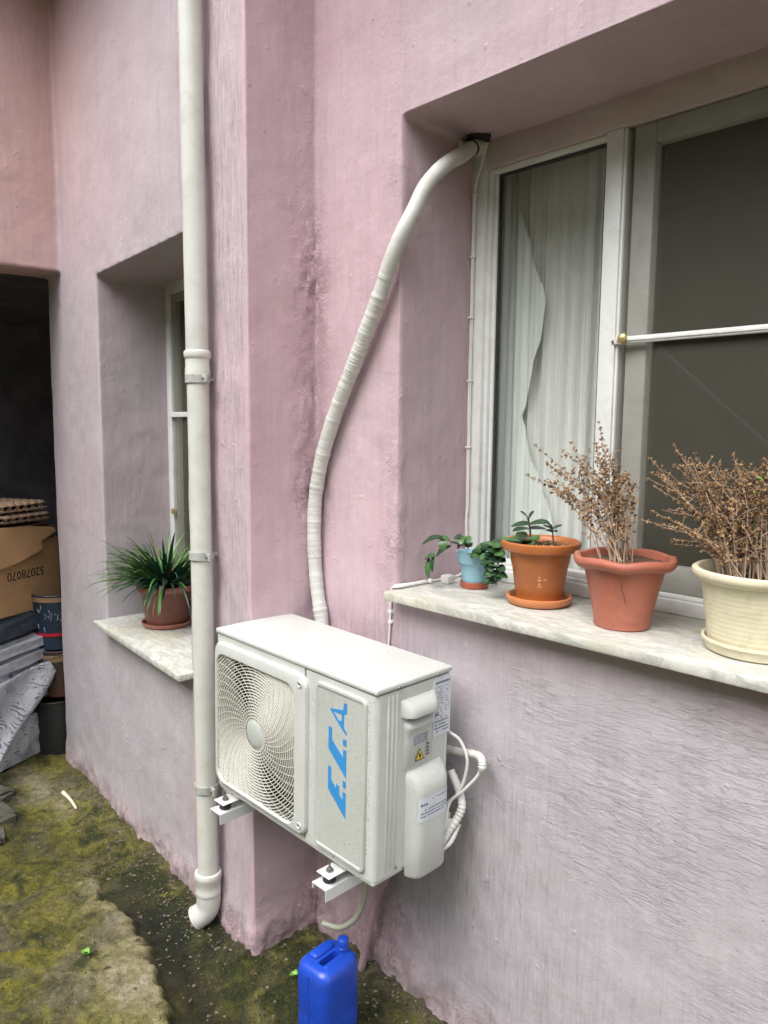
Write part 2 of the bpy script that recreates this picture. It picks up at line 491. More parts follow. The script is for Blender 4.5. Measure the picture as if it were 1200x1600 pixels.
# ------------------------------------------------------------------ mesh helpers
class MB:
    def __init__(self):
        self.v, self.f = [], []
    def add(self, verts, faces, mat=None):
        b = len(self.v)
        if mat is not None:
            verts = [mat @ Vector(p) for p in verts]
        self.v += [tuple(p) for p in verts]
        self.f += [tuple(i + b for i in q) for q in faces]
        return self
    def box(self, a, b, mat=None):
        x0, y0, z0 = a; x1, y1, z1 = b
        v = [(x0, y0, z0), (x1, y0, z0), (x1, y1, z0), (x0, y1, z0), (x0, y0, z1), (x1, y0, z1), (x1, y1, z1), (x0, y1, z1)]
        return self.add(v, [(0, 3, 2, 1), (4, 5, 6, 7), (0, 1, 5, 4), (1, 2, 6, 5), (2, 3, 7, 6), (3, 0, 4, 7)], mat)
    def rbox(self, a, b, r, seg=2, mat=None, only=None):
        """bevelled box; only='z' bevels just the four vertical edges"""
        bm = bmesh.new()
        bmesh.ops.create_cube(bm, size=1)
        for v in bm.verts:
            v.co = Vector([(a[i] + b[i]) / 2 + v.co[i] * (b[i] - a[i]) for i in range(3)])
        ed = list(bm.edges)
        if only == 'z':
            ed = [e for e in ed if abs(e.verts[0].co.z - e.verts[1].co.z) > 1e-6]
        if only == 'y':
            ed = [e for e in ed if abs(e.verts[0].co.y - e.verts[1].co.y) > 1e-6]
        bmesh.ops.bevel(bm, geom=ed, offset=r, segments=seg, affect='EDGES', profile=.5)
        self.bm(bm, mat)
        return self
    def bm(self, bm, mat=None):
        bm.verts.index_update()
        self.add([v.co.copy() for v in bm.verts], [[v.index for v in f.verts] for f in bm.faces], mat)
        bm.free()
    def tube(self, pts, rad, n=10, cap=True, prof=None):
        pts = [Vector(p) for p in pts]
        k = len(pts)
        rr = rad if hasattr(rad, '__len__') else [rad] * k
        t0 = (pts[1] - pts[0]).normalized()
        a = Vector((0, 0, 1)) if abs(t0.z) < .9 else Vector((1, 0, 0))
        nrm = (a - t0 * a.dot(t0)).normalized()
        vs, fs = [], []
        for i, p in enumerate(pts):
            t = (pts[min(i + 1, k - 1)] - pts[max(i - 1, 0)]).normalized()
            nrm = (nrm - t * nrm.dot(t)).normalized()
            bn = t.cross(nrm)
            for j in range(n):
                an = 2 * math.pi * j / n
                vs.append(p + rr[i] * (math.cos(an) * nrm + math.sin(an) * bn))
        for i in range(k - 1):
            for j in range(n):
                fs.append((i * n + j, i * n + (j + 1) % n, (i + 1) * n + (j + 1) % n, (i + 1) * n + j))
        if cap:
            fs.append(tuple(range(n))[::-1])
            fs.append(tuple(range((k - 1) * n, k * n)))
        return self.add(vs, fs)
    def lathe(self, prof, c=(0, 0, 0), n=40, wav=None, mat=None):
        vs, fs = [], []
        k = len(prof)
        for i, (r, z) in enumerate(prof):
            for j in range(n):
                an = 2 * math.pi * j / n
                dr, dz = wav(i, an) if wav else (0, 0)
                vs.append((c[0] + (r + dr) * math.cos(an), c[1] + (r + dr) * math.sin(an), c[2] + z + dz))
        for i in range(k - 1):
            for j in range(n):
                fs.append((i * n + j, i * n + (j + 1) % n, (i + 1) * n + (j + 1) % n, (i + 1) * n + j))
        return self.add(vs, fs, mat)
    def cyl(self, a, b, r, n=16):
        return self.tube([a, b], r, n)
    def build(self, name, mat, parent=None, smooth=True, angle=35):
        me = bpy.data.meshes.new(name)
        me.from_pydata(self.v, [], self.f)
        me.materials.append(MT[mat] if isinstance(mat, str) else mat)
        if smooth:
            me.polygons.foreach_set('use_smooth', [True] * len(me.polygons))
            try:
                me.set_sharp_from_angle(angle=R(angle))
            except Exception:
                pass
        me.update()
        o = bpy.data.objects.new(name, me)
        C.objects.link(o)
        if parent:
            o.parent = parent
        return o

def thing(name, label, cat, loc=(0, 0, 0), group=None, mw=None):
    o = bpy.data.objects.new(name, None)
    C.objects.link(o)
    o.empty_display_size = .05
    if mw is not None:
        o.matrix_world = mw
    else:
        o.location = loc
    o['label'] = label
    o['category'] = cat
    if group:
        o['group'] = group
    return o
def tag(o, label, cat, group=None):
    o['label'] = label
    o['category'] = cat
    if group:
        o['group'] = group
    return o
def structure(o):
    o['kind'] = 'structure'
    return o

def smoothpath(pts, n=8):
    P = [Vector(p) for p in pts]
    P = [P[0] * 2 - P[1]] + P + [P[-1] * 2 - P[-2]]
    out = []
    for i in range(1, len(P) - 2):
        for k in range(n):
            t = k / n
            a, b, c, d = P[i - 1], P[i], P[i + 1], P[i + 2]
            out.append(.5 * ((2 * b) + (c - a) * t + (2 * a - 5 * b + 4 * c - d) * t * t + (3 * b - a - 3 * c + d) * t ** 3))
    out.append(P[-2])
    return out

# ------------------------------------------------------------------ frames of reference of the two walls
# main wall: plane y = 0, faces -y.  left wall: starts at the pier corner O, runs along -x, turned 5.5 degrees.
OX, OY = -.663, -.238
A5 = R(5.5)
UU = Vector((-math.cos(A5), math.sin(A5), 0))
NN = Vector((-math.sin(A5), -math.cos(A5), 0))
def AW(s, n, z):
    return Vector((OX, OY, 0)) + UU * s + NN * n + Vector((0, 0, z))
MA = Matrix(((UU.x, NN.x, 0, OX), (UU.y, NN.y, 0, OY), (0, 0, 1, 0), (0, 0, 0, 1)))  # local (s, n, z) -> world

# ------------------------------------------------------------------ the house
house = thing('pink_house', 'pink and mauve rendered house wall with two deep window openings', 'house')
ZS_B, ZT_B = 1.204, 2.478
ZS_A, ZT_A = .816, 2.283
XL_B, XR_B = -.283, 1.33
S0_A, S1_A = .42, 1.305
WT = 3.7
src = MB()
D = .345
def abox(s0, s1, z0, z1, n0=-.36, n1=0.0):
    src.box((s0, n0, z0), (s1, n1, z1), MA)
# main wall pieces (overlapping closed boxes, fused by the voxel remesh)
zsb, zsa = ZS_B - .012, ZS_A - .012
src.box((-1.0, 0, -.25), (XL_B, D, WT))
src.box((XL_B - .05, 0, -.25), (XR_B + .05, D, zsb))
src.box((XL_B - .05, 0, ZT_B), (XR_B + .05, D, WT))
src.box((XR_B, 0, -.25), (2.3, D, WT))
# left wall and pier
abox(0, S0_A, -.25, WT)
abox(S0_A - .05, S1_A + .05, -.25, zsa)
abox(S0_A - .05, S1_A + .05, ZT_A, WT)
abox(S1_A, 2.03, -.25, WT)
# overhanging upper storey that starts to the left
abox(1.80, 2.03, 2.372, WT, -.3, 2.3)
src_o = src.build('wall', 'wall', None, smooth=False)
rm = src_o.modifiers.new('r', 'REMESH')
rm.mode = 'VOXEL'
rm.voxel_size = .0078
rm.adaptivity = 0
dg = bpy.context.evaluated_depsgraph_get()
ev = src_o.evaluated_get(dg)
me = ev.to_mesh()
nv = len(me.vertices)
co = np.empty(nv * 3); me.vertices.foreach_get('co', co); co = co.reshape(-1, 3)
no = np.empty(nv * 3); me.vertex_normals.foreach_get('vector', no); no = no.reshape(-1, 3)
nl = len(me.loops)
lv = np.empty(nl, dtype=np.int32); me.loops.foreach_get('vertex_index', lv)
ps = np.empty(len(me.polygons), dtype=np.int32); me.polygons.foreach_get('loop_start', ps)
pt = np.empty(len(me.polygons), dtype=np.int32); me.polygons.foreach_get('loop_total', pt)
quad = pt == 4
Q = lv[ps[quad][:, None] + np.arange(4)[None, :]]
ev.to_mesh_clear()
bpy.data.objects.remove(src_o)
x, y, z = co.T
sA = (x - OX) * UU.x + (y - OY) * UU.y
nA = (x - OX) * NN.x + (y - OY) * NN.y
# keep what can be seen from the yard: drop the backs and hidden ends
fc = co[Q].mean(axis=1); fn = no[Q].mean(axis=1)
fs_ = (fc[:, 0] - OX) * UU.x + (fc[:, 1] - OY) * UU.y
keep = ~((fn[:, 1] > .6) & (fc[:, 1] > -.3) & (fc[:, 0] > -2.4)) & (fc[:, 2] > -.22)
Q = Q[keep]
used = np.unique(Q)
remap = -np.ones(nv, dtype=np.int64); remap[used] = np.arange(len(used))
Q = remap[Q]; co = co[used]; no = no[used]; x, y, z = co.T; sA = sA[used]; nA = nA[used]
isB = (x > OX - .012)
isRet = isB & (y < -.02)
gp = co.copy()
# masks
inner = np.exp(-(((x - OX) ** 2 + np.minimum(0, 0) + (y) ** 2) / (2 * .05 ** 2))) * isB
crk = 1.5 * inner * sstep(1.15, 1.5, z) * (1 - sstep(2.1, 2.4, z)) + inner * .4 + .9 * inner * (1 - sstep(.1, .35, z))
crk2 = np.exp(-((x - (XL_B - .02)) ** 2 / (2 * .035 ** 2))) * isB * (y < .03) * (.25 + .35 * (1 - sstep(1.2, 1.6, z)))
low_corner = isB * np.exp(-((x + .40) ** 2) / (2 * .2 ** 2)) * (1 - sstep(.15, .5, z)) * .55
footd = (1 - sstep(.0, .16, z + np.clip((-.7 - x) * .05, 0, .2)))
crack = np.clip(crk + crk2 + footd * .9 + low_corner, 0, 1)
blotch = np.clip(vnoise(gp * 9, 5) * 1.6 - .15, 0, 1)
crack = np.clip(crack * (.6 + .7 * blotch), 0, 1)
brush = np.where(isB, .30 + .75 * (1 - sstep(1.0, 1.25, z)) * (y < .05), np.where(sA < .55, 1.0, .45 + .3 * (1 - sstep(.8, 1.2, z))))
brush = np.where(isRet, .22, brush)
brush = brush * np.clip(.75 + .8 * fbm(gp * 2.1, 3, 12), .15, 1.3)
brush = np.where(~isB & (sA < .45) & (nA > -.03), 1.35, brush)
trow = np.where(isB & (y < .02), .04 + 1.1 * (1 - sstep(1.05, 1.3, z)) * sstep(-.5, -.2, x), .06)
trow = trow * np.clip(-.05 + 1.9 * fbm(gp * 2.6, 3, 9), 0, 1.3)

grey = np.where(isB, .10 + .70 * (1 - sstep(.95, 1.35, z)) * sstep(-.5, -.1, x) + .15 * sstep(-.35, -.25, x), .66 - .15 * sstep(2.2, 2.9, z))
grey = np.where(isRet, .0, grey)
grey = np.where(~isB & (sA < .45), .38, grey)
grey = np.where(~isB & (sA > 1.2) & (z < 2.3), .72, grey)
grey = np.clip(grey + .32 * (1 - sstep(.7, 1.3, z)), 0, 1)
salmon = np.where(~isB, sstep(2.2, 3.4, z) * sstep(.9, 1.9, sA) * .9, 0)
salmon = np.where(nA > .02, .95, salmon)
# displacement
dsp = .0035 * fbm(gp * 3.5, 3, 1) + .0012 * fbm(gp * 14, 3, 2)
lump = np.clip(fbm(gp * 30 * np.array([1, 1, .42]), 4, 3, .62) + .15, 0, 1.3)
dsp += crack * lump * .0085
ridge = (1 - np.abs(fbm((gp @ np.array([[.88, 0, -.47], [0, 1, 0], [.47, 0, .88]]).T) * np.array([5, 5, 16]), 3, 4)))
dsp += trow * np.clip(ridge - .72, 0, 1) * .0016
dsp -= .05 * np.clip(1 - (z + .12) / .1, 0, 1) * 0
# ragged foot: plaster flares out at the ground
dsp += footd * (.012 + .014 * np.clip(fbm(gp * 12, 3, 8), -1, 1))
co2 = co + no * dsp[:, None]
wme = bpy.data.meshes.new('wall')
wme.from_pydata(co2.tolist(), [], Q.tolist())
wme.materials.append(MT['wall'])
wme.polygons.foreach_set('use_smooth', [True] * len(wme.polygons))
for nm, arr in dict(grey=grey, salmon=salmon, crack=crack, brush=brush, trowel=trow, dirt=np.clip(footd * 1.2, 0, 1)).items():
    at = wme.attributes.new(nm, 'FLOAT', 'POINT')
    at.data.foreach_set('value', np.asarray(arr, dtype=np.float32))
wme.update()
wo_ = bpy.data.objects.new('wall', wme)
C.objects.link(wo_)
wo_.parent = house

# unseen eave slab added to block sky light; then the storey above the alcove
s = MB()
s.box((-3.2, -.55, WT), (2.6, 3.2, WT + .15))
s.build('sky_block_slab', 'concrete', house, smooth=False)  # added out of view to darken the wall top
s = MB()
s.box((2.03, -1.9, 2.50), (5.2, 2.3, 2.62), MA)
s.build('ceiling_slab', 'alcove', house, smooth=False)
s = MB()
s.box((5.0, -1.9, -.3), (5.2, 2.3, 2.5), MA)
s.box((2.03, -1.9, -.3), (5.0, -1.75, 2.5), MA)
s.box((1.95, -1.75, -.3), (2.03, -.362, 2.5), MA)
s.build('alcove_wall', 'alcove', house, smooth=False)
# the unlit room behind the panes
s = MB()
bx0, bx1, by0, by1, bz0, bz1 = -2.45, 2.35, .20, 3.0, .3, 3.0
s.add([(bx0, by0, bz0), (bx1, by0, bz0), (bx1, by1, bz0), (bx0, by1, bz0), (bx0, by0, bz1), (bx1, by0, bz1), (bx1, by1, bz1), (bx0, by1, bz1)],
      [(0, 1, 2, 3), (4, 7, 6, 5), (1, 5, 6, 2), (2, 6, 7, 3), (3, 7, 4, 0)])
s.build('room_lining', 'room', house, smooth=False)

# marble sills
s = MB()
s.rbox((XL_B + .001, -.056, ZS_B - .024), (XR_B + .02, .33, ZS_B), .0035, 2)
sill = s.build('window_sill', 'marble', house)
s = MB()
s.rbox((S0_A - .03, -.30, ZS_A - .024), (S1_A - .016, .064, ZS_A), .0035, 2, MA)
s.build('window_sill', 'marble', house)

# ------------------------------------------------------------------ main window (frame front at y = .30)
YF = .300
win = thing('window', '', '')
del win['label'], win['category']
win.parent = house
f = MB()
def fb(x0, x1, z0, z1, y0=YF, y1=YF + .05, r=.003):
    f.rbox((x0, y0, z0), (x1, y1, z1), r, 2)
f.rbox((XL_B - .02, YF, ZS_B + .001), (-.237, YF + .05, ZT_B + .01), .003, 2)
fb(-.2365, 1.30, ZS_B + .001, 1.240, YF - .006, YF + .05)
fb(-.2365, 1.30, 1.2405, 1.252, YF + .006)
fb(.1455, .191, 1.2525, 2.4015)
fb(.955, 1.00, 1.2525, 2.4015)
fb(1.285, 1.33, 1.2525, 2.4015)
# inner stepped lip round the left pane
fb(-.2365, -.222, 1.2525, 2.4015, YF + .012)
fb(-.2215, .145, 1.2525, 1.268, YF + .012)
fb(-.2215, .145, 2.388, 2.4015, YF + .012)
fb(-.2215, -.209, 1.2685, 2.3875, YF + .022)
# thin outer strip on the mullion
fb(.1915, .199, 1.2525, 2.4015, YF + .004)
f.build('frame', 'frame', win)
f = MB()
fb(-.2365, 1.30, 2.402, ZT_B + .012)
f.build('frame_head', 'head', win)
g = MB()
g.box((-.2085, YF + .028, 1.2685), (-.203, YF + .04, 2.3875))
g.box((-.203, YF + .028, 2.381), (.145, YF + .04, 2.3875))
g.box((.2685, YF + .049, 1.318), (.272, YF + .058, 2.35))
g.box((.272, YF + .049, 2.345), (.88, YF + .058, 2.35))
g.build('gasket', 'gasket', win, smooth=False)
f = MB()
sy0, sy1 = YF + .018, YF + .058
f.rbox((.2125, sy0, 1.2525), (.268, sy1, 2.4015), .004, 2)
f.rbox((.2685, sy0, 1.2525), (.8795, sy1, 1.3175), .004, 2)
f.rbox((.2685, sy0, 2.351), (.8795, sy1, 2.4015), .004, 2)
f.rbox((.88, sy0, 1.2525), (.9545, sy1, 2.4015), .004, 2)
f.build('sash', 'sash', win)
s = MB(); s.box((-.2029, YF + .032, 1.268), (.1455, YF + .036, 2.388)); s.build('glass_pane', 'glass', win, smooth=False)
s = MB(); s.box((.2721, YF + .052, 1.318), (.88, YF + .056, 2.3445)); s.build('glass_pane', 'glass', win, smooth=False)
s = MB(); s.box((1.0005, YF + .032, 1.252), (1.285, YF + .036, 2.402)); s.build('glass_pane', 'glass', win, smooth=False)
s = MB()
s.add([(.199, YF + .011, 1.2525), (.9545, YF + .011, 1.2525), (.9545, YF + .011, 2.4015), (.199, YF + .011, 2.4015)], [(0, 1, 2, 3)])
s.build('insect_screen', 'screen', win, smooth=False)
s = MB()
s.rbox((.1915, YF - .006, 1.872), (.9555, YF + .004, 1.890), .002, 1)
s.rbox((.2, YF - .009, 1.878), (.95, YF - .0062, 1.885), .001, 1)
s.build('screen_bar', 'frame', win)
s = MB()
s.lathe([(.0, -.016), (.006, -.0155), (.0115, -.012), (.0125, -.006), (.007, -.003), (.007, .006)], n=16,
        mat=Matrix.Translation((.222, YF - .012, 1.884)) @ Matrix.Rotation(R(-90), 4, 'X') @ Matrix.Scale(1, 4))
s.rbox((.219, YF - .014, 1.868), (.225, YF - .004, 1.899), .002, 1)
s.build('screen_knob', 'brass', win)
s = MB()
s.lathe([(.0, .004), (.004, .003), (.005, 0)], n=12, mat=Matrix.Translation((.188, YF - .001, 1.880)) @ Matrix.Rotation(R(90), 4, 'X'))
s.build('screw', 'screw', win)

# ------------------------------------------------------------------ left window (frame front at n = -.30)
wa = thing('window', '', '')
del wa['label'], wa['category']
wa.parent = house
f = MB()
def fa(s0, s1, z0, z1, n0=-.35, n1=-.30, r=.003):
    f.rbox((s0, n0, z0), (s1, n1, z1), r, 2, MA)
fa(1.262, S1_A + .02, ZS_A + .001, ZT_A + .01)
fa(S0_A - .02, .46, ZS_A + .001, ZT_A + .01)
fa(.4605, 1.2615, 2.232, ZT_A + .01)
fa(.4605, 1.2615, ZS_A + .001, .86)
fa(.86, .90, .8605, 2.2315)
f.build('frame', 'frame', wa)
f = MB()
for a0, a1 in ((.9005, 1.2615), (.4605, .8595)):
    fa(a0, a0 + .04, .8605, 2.2315, -.345, -.315)
    fa(a1 - .012, a1, .8605, 2.2315, -.345, -.309)
    fa(a0 + .0405, a1 - .0125, 2.205, 2.2315, -.345, -.315)
    fa(a0 + .0405, a1 - .0125, .8605, .90, -.345, -.315)
f.build('sash', 'sash', wa)
for a0, a1 in ((.941, 1.249), (.501, .847)):
    s = MB(); s.box((a0, -.334, .9005), (a1, -.330, 2.2045), MA); s.build('glass_pane', 'glass', wa, smooth=False)
s = MB(); s.add([(.90, -.307, .8605), (1.2615, -.307, .8605), (1.2615, -.307, 2.2315), (.90, -.307, 2.2315)], [(0, 1, 2, 3)], MA); s.build('insect_screen', 'screen', wa, smooth=False)
s = MB(); s.rbox((.90, -.302, 1.697), (1.262, -.29, 1.719), .002, 1, MA); s.build('screen_bar', 'frame', wa)
s = MB(); s.rbox((1.240, -.299, 1.262), (1.258, -.285, 1.288), .003, 2, MA); s.build('screen_knob', 'brass', wa)
# net curtain in the left window: pale grey
def curtain(name, mat, pts_top, zt, zb, edge=None, amp=.012, nf=9, mw=None, seed=3):
    rnd = random.Random(seed)
    nx, nz = 120, 60
    vs, fs = [], []
    ph = rnd.random() * 6
    for j in range(nz + 1):
        t = j / nz
        zz = zt + (zb - zt) * t
        x0, x1 = pts_top
        if edge:
            x1 = edge(zz)
        for i in range(nx + 1):
            q = i / nx
            xx = x0 + (pts_top[1] - x0) * q
            xe = xx > x1
            xx = min(xx, x1)
            if edge:
                q = (xx - x0) / (pts_top[1] - x0)
            yy = amp * (math.sin(q * nf * 6.28 + ph + .6 * math.sin(t * 3 + q * 5)) + .5 * math.sin(q * nf * 2.3 * 6.28 + 1 + t)) * (.55 + .45 * t)
            vs.append((xx, yy, zz))
    for j in range(nz):
        for i in range(nx):
            a = j * (nx + 1) + i
            if abs(vs[a][0] - vs[a + 1][0]) < 1e-6 and abs(vs[a + nx + 1][0] - vs[a + nx + 2][0]) < 1e-6:
                continue
            fs.append((a, a + 1, a + nx + 2, a + nx + 1))
    b = MB(); b.add(vs, fs, mw)
    return b.build(name, mat)
c1 = curtain('curtain', 'curtain', (-.36, .048), 2.44, 1.24, None, .011, 8, Matrix.Translation((0, .465, 0)))
tag(c1, 'sheer white pleated curtain behind left pane of the big window', 'curtain')
ez = [2.46, 2.30, 2.14, 2.035, 1.90, 1.697, 1.60, 1.447, 1.30, 1.2]
ex = [-.24, -.20, -.145, -.103, -.125, -.176, -.15, -.079, -.03, .0]
def edge(zz):
    return float(np.interp(-zz, [-v for v in ez], ex)) + .0015 * math.sin(zz * 40)
c2 = curtain('curtain', 'curtain2', (-.345, .0), 2.44, 1.24, edge, .006, 6, Matrix.Translation((0, .428, 0)), 8)
tag(c2, 'mint white curtain flap folded in front of the sheer curtain', 'curtain')
c3 = curtain('curtain', 'curtain', (.50, 1.24), 2.26, .84, None, .012, 12, MA @ Matrix.Translation((0, -.46, 0)), 12)
tag(c3, 'grey looking curtain inside small left window behind downpipe', 'curtain')

# ------------------------------------------------------------------ ground
def axis(lo, hi, f0, f1, step, coarse):
    a = list(np.arange(lo, f0, coarse)) + list(np.arange(f0, f1, step)) + list(np.arange(f1, hi + coarse, coarse))
    return np.array(a)
gx = axis(-40, 40, -3.3, .35, .0085, 2.0)
gy = axis(-40, 40, -1.15, .06, .0085, 2.0)
GX, GY = np.meshgrid(gx, gy, indexing='ij')
px, py = GX.ravel(), GY.ravel()
P3 = np.stack([px, py, px * 0], 1)
near = ((px > -3.4) & (px < .45) & (py > -1.25) & (py < .1)).astype(float)
base = -.045 * np.clip(-px - .7, 0, 2.2)
wig = .03 * fbm(P3 * 7, 4, 21)
wig2 = .011 * fbm(P3 * 34, 3, 23)
yedge = wig2 + np.interp(px, [-1.6, -1.147, -.947, -.80, -.687, -.5, .2], [-.40, -.445, -.468, -.49, -.53, -.60, -.8]) + wig
slab = 1 - sstep(-.022, .016, py - yedge)
slab_w = sstep(-1.75, -1.3, px)
ymoss = np.interp(px, [-1.8, -1.2, -.9, -.6, -.3], [-.30, -.33, -.37, -.40, -.46]) + .6 * wig
chan = (1 - slab) * (1 - sstep(-.03, .05, py - ymoss)) * sstep(-1.45, -1.1, px)
hgt = base + near * (slab * slab_w * .022 - chan * .018 + .010 * fbm(P3 * 5, 4, 31) + .006 * fbm(P3 * 19, 4, 33) + .0060 * np.abs(fbm(P3 * 48, 3, 35)) * (1 - .6 * chan))
# rise of rubble against the pier foot and wall foot
wally = np.where(px > OX, 0, OY + (OX - px) * math.tan(A5))
dw = wally - py
rub = near * np.exp(-(dw / .07) ** 2) * (.35 + .65 * sstep(-1.2, -.6, px))
hgt += rub * (.012 + .022 * np.clip(fbm(P3 * 26, 4, 41), 0, 1.5))
hgt -= .02 * (1 - near)
bareb = slab * np.exp(-(((px + .84) / .17) ** 2 + ((py + .60) / .12) ** 2)) + .75 * np.exp(-(((px + 2.35) / .35) ** 2 + ((py + .27) / .09) ** 2)) + .75 * slab * slab_w * np.exp(-((py - yedge) / .08) ** 2)
moss = .30 + .9 * (1 - slab) * sstep(-1.9, -1.2, px) * (1 - chan) - .25 * bareb
moss = moss - .55 * np.exp(-(((px + .72) / .18) ** 2 + ((py + .36) / .08) ** 2)) * 0
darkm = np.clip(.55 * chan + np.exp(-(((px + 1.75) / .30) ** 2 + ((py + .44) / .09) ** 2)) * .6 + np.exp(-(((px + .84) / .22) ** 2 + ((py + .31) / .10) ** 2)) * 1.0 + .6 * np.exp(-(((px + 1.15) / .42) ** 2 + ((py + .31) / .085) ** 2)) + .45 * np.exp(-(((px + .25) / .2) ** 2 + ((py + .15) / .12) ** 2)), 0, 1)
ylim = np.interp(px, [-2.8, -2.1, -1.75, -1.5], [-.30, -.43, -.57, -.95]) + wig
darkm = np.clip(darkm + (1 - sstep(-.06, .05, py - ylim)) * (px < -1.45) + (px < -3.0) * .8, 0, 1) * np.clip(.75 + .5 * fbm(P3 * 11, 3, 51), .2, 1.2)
vs = np.stack([px, py, hgt], 1)
nxg, nyg = len(gx), len(gy)
I = np.arange(nxg * nyg).reshape(nxg, nyg)
fq = np.stack([I[:-1, :-1], I[1:, :-1], I[1:, 1:], I[:-1, 1:]], -1).reshape(-1, 4)
gm = bpy.data.meshes.new('ground')
gm.from_pydata(vs.tolist(), [], fq.tolist())
gm.materials.append(MT['ground'])
gm.polygons.foreach_set('use_smooth', [True] * len(gm.polygons))
for nm, arr in dict(moss=np.clip(moss, 0, 1), wet=np.clip(chan, 0, 1), bare=np.clip(bareb, 0, 1), rubble=np.clip(rub * 1.1, 0, 1), dark=np.clip(darkm, 0, 1)).items():
    at = gm.attributes.new(nm, 'FLOAT', 'POINT')
    at.data.foreach_set('value', np.asarray(arr, dtype=np.float32))
go = bpy.data.objects.new('ground', gm)
C.objects.link(go)
structure(go)
HG = hgt.reshape(nxg, nyg)
def gz(x_, y_):
    i = min(max(np.searchsorted(gx, x_), 0), nxg - 1)
    j = min(max(np.searchsorted(gy, y_), 0), nyg - 1)
    return float(HG[i, j])

# grit and crumbs of mortar (uncountable) on the ground
rnd = random.Random(4)
s = MB()
def pebble(mb, c, r, rnd):
    vs = []
    for d in ((1, 0, 0), (-1, 0, 0), (0, 1, 0), (0, -1, 0), (0, 0, 1), (0, 0, -1)):
        k = r * (.6 + .7 * rnd.random())
        vs.append((c[0] + d[0] * k, c[1] + d[1] * k, c[2] + d[2] * k * .6))
    mb.add(vs, [(0, 2, 4), (2, 1, 4), (1, 3, 4), (3, 0, 4), (2, 0, 5), (1, 2, 5), (3, 1, 5), (0, 3, 5)])
for i in range(1700):
    t = rnd.random()
    if t < .6:
        xx = rnd.uniform(-2.6, .0)
        wy = 0 if xx > OX else OY + (OX - xx) * math.tan(A5)
        yy = wy - abs(rnd.gauss(0, .10)) - .005
    else:
        xx = rnd.uniform(-2.5, -.1); yy = rnd.uniform(-.95, -.1)
    pebble(s, (xx, yy, gz(xx, yy) + .001), rnd.choice((.0015, .002, .003, .004, .0065)), rnd)
gr = s.build('grit', 'stone', None, smooth=False)
tag(gr, 'loose grit and mortar crumbs scattered along the wall foot', 'grit')
gr['kind'] = 'stuff'
s = MB()
for i in range(110):
    xx = rnd.uniform(-2.3, -.15); wy = 0 if xx > OX else OY + (OX - xx) * math.tan(A5)
    yy = wy - abs(rnd.gauss(0, .22)) - .02
    if yy < -.95: continue
    a = rnd.random() * 6.28; L_ = rnd.uniform(.004, .014); W2 = L_ * rnd.uniform(.25, .5)
    zz = gz(xx, yy) + .003
    ca, sa = math.cos(a), math.sin(a)
    s.add([(xx - ca * L_, yy - sa * L_, zz), (xx + sa * W2, yy - ca * W2, zz + rnd.uniform(0, .004)), (xx + ca * L_, yy + sa * L_, zz + rnd.uniform(0, .003)), (xx - sa * W2, yy + ca * W2, zz + rnd.uniform(0, .004))], [(0, 1, 2, 3)])
lf = s.build('leaf_litter', 'seed2', None, smooth=False)
tag(lf, 'small scraps of dead leaf littering the wet ground', 'leaf litter')
lf['kind'] = 'stuff'
# moss tufts
s = MB()
for i in range(16000):
    xx = rnd.uniform(-2.4, -.12); yy = rnd.uniform(-.95, -.02)
    wy = 0 if xx > OX else OY + (OX - xx) * math.tan(A5)
    if yy > wy - .01:
        continue
    ii = min(np.searchsorted(gx, xx), nxg - 1) * nyg + min(np.searchsorted(gy, yy), nyg - 1)
    if rnd.random() > moss[ii] * 1.1 or chan[ii] > .4:
        continue
    h = rnd.uniform(.003, .011); a = rnd.random() * 6.28; wd = .0025
    zz = gz(xx, yy) - .001
    dx, dy = math.cos(a) * wd, math.sin(a) * wd
    lx, ly = rnd.uniform(-.004, .004), rnd.uniform(-.004, .004)
    s.add([(xx - dx, yy - dy, zz), (xx + dx, yy + dy, zz), (xx + lx, yy + ly, zz + h)], [(0, 1, 2)])
mo = s.build('moss', leaf_material('moss_green', (.035, .045, .010), (.12, .13, .03), 60, .9), None, smooth=False)
tag(mo, 'short green moss growing on the wet concrete', 'moss')
mo['kind'] = 'stuff'

# dark stones at the left edge
for li_, (xx, yy, sx, sy, sz, rz) in enumerate(((-2.22, -.52, .20, .11, .05, .1), (-2.05, -.60, .17, .10, .04, -.2), (-2.42, -.46, .16, .09, .05, .3), (-1.95, -.74, .2, .12, .04, .15))):
    b = bmesh.new(); bmesh.ops.create_cube(b, size=1)
    bmesh.ops.bevel(b, geom=list(b.edges), offset=.18, segments=2, affect='EDGES')
    bmesh.ops.subdivide_edges(b, edges=list(b.edges), cuts=1)
    for v in b.verts:
        v.co += Vector((rnd.uniform(-.05, .05), rnd.uniform(-.05, .05), rnd.uniform(-.05, .05)))
    mb = MB(); mb.bm(b, Matrix.Translation((xx, yy, gz(xx, yy) + sz * .15)) @ Matrix.Rotation(rz, 4, 'Z') @ Matrix.Diagonal((sx, sy, sz, 1)))
    so = mb.build('stone', 'brickd')
    tag(so, ('middle one of the dark mossy stones at the left edge', 'dark mossy stone second nearest the camera at left edge', 'dark mossy stone nearest the hanging sheet', 'dark mossy stone nearest the camera at left edge')[li_], 'stone', 'dark stones at the left edge')

# stick
s = MB(); s.tube(smoothpath([(-2.235, -.232, gz(-2.235, -.232) + .008), (-2.13, -.238, gz(-2.13, -.238) + .012), (-2.03, -.252, gz(-2.03, -.252) + .007)], 4), [.009, .0085, .008, .007, .0065, .006, .006, .0055, .005], 7)
tag(s.build('stick', 'stick'), 'short pale peeled stick lying on ground near the wall', 'stick')

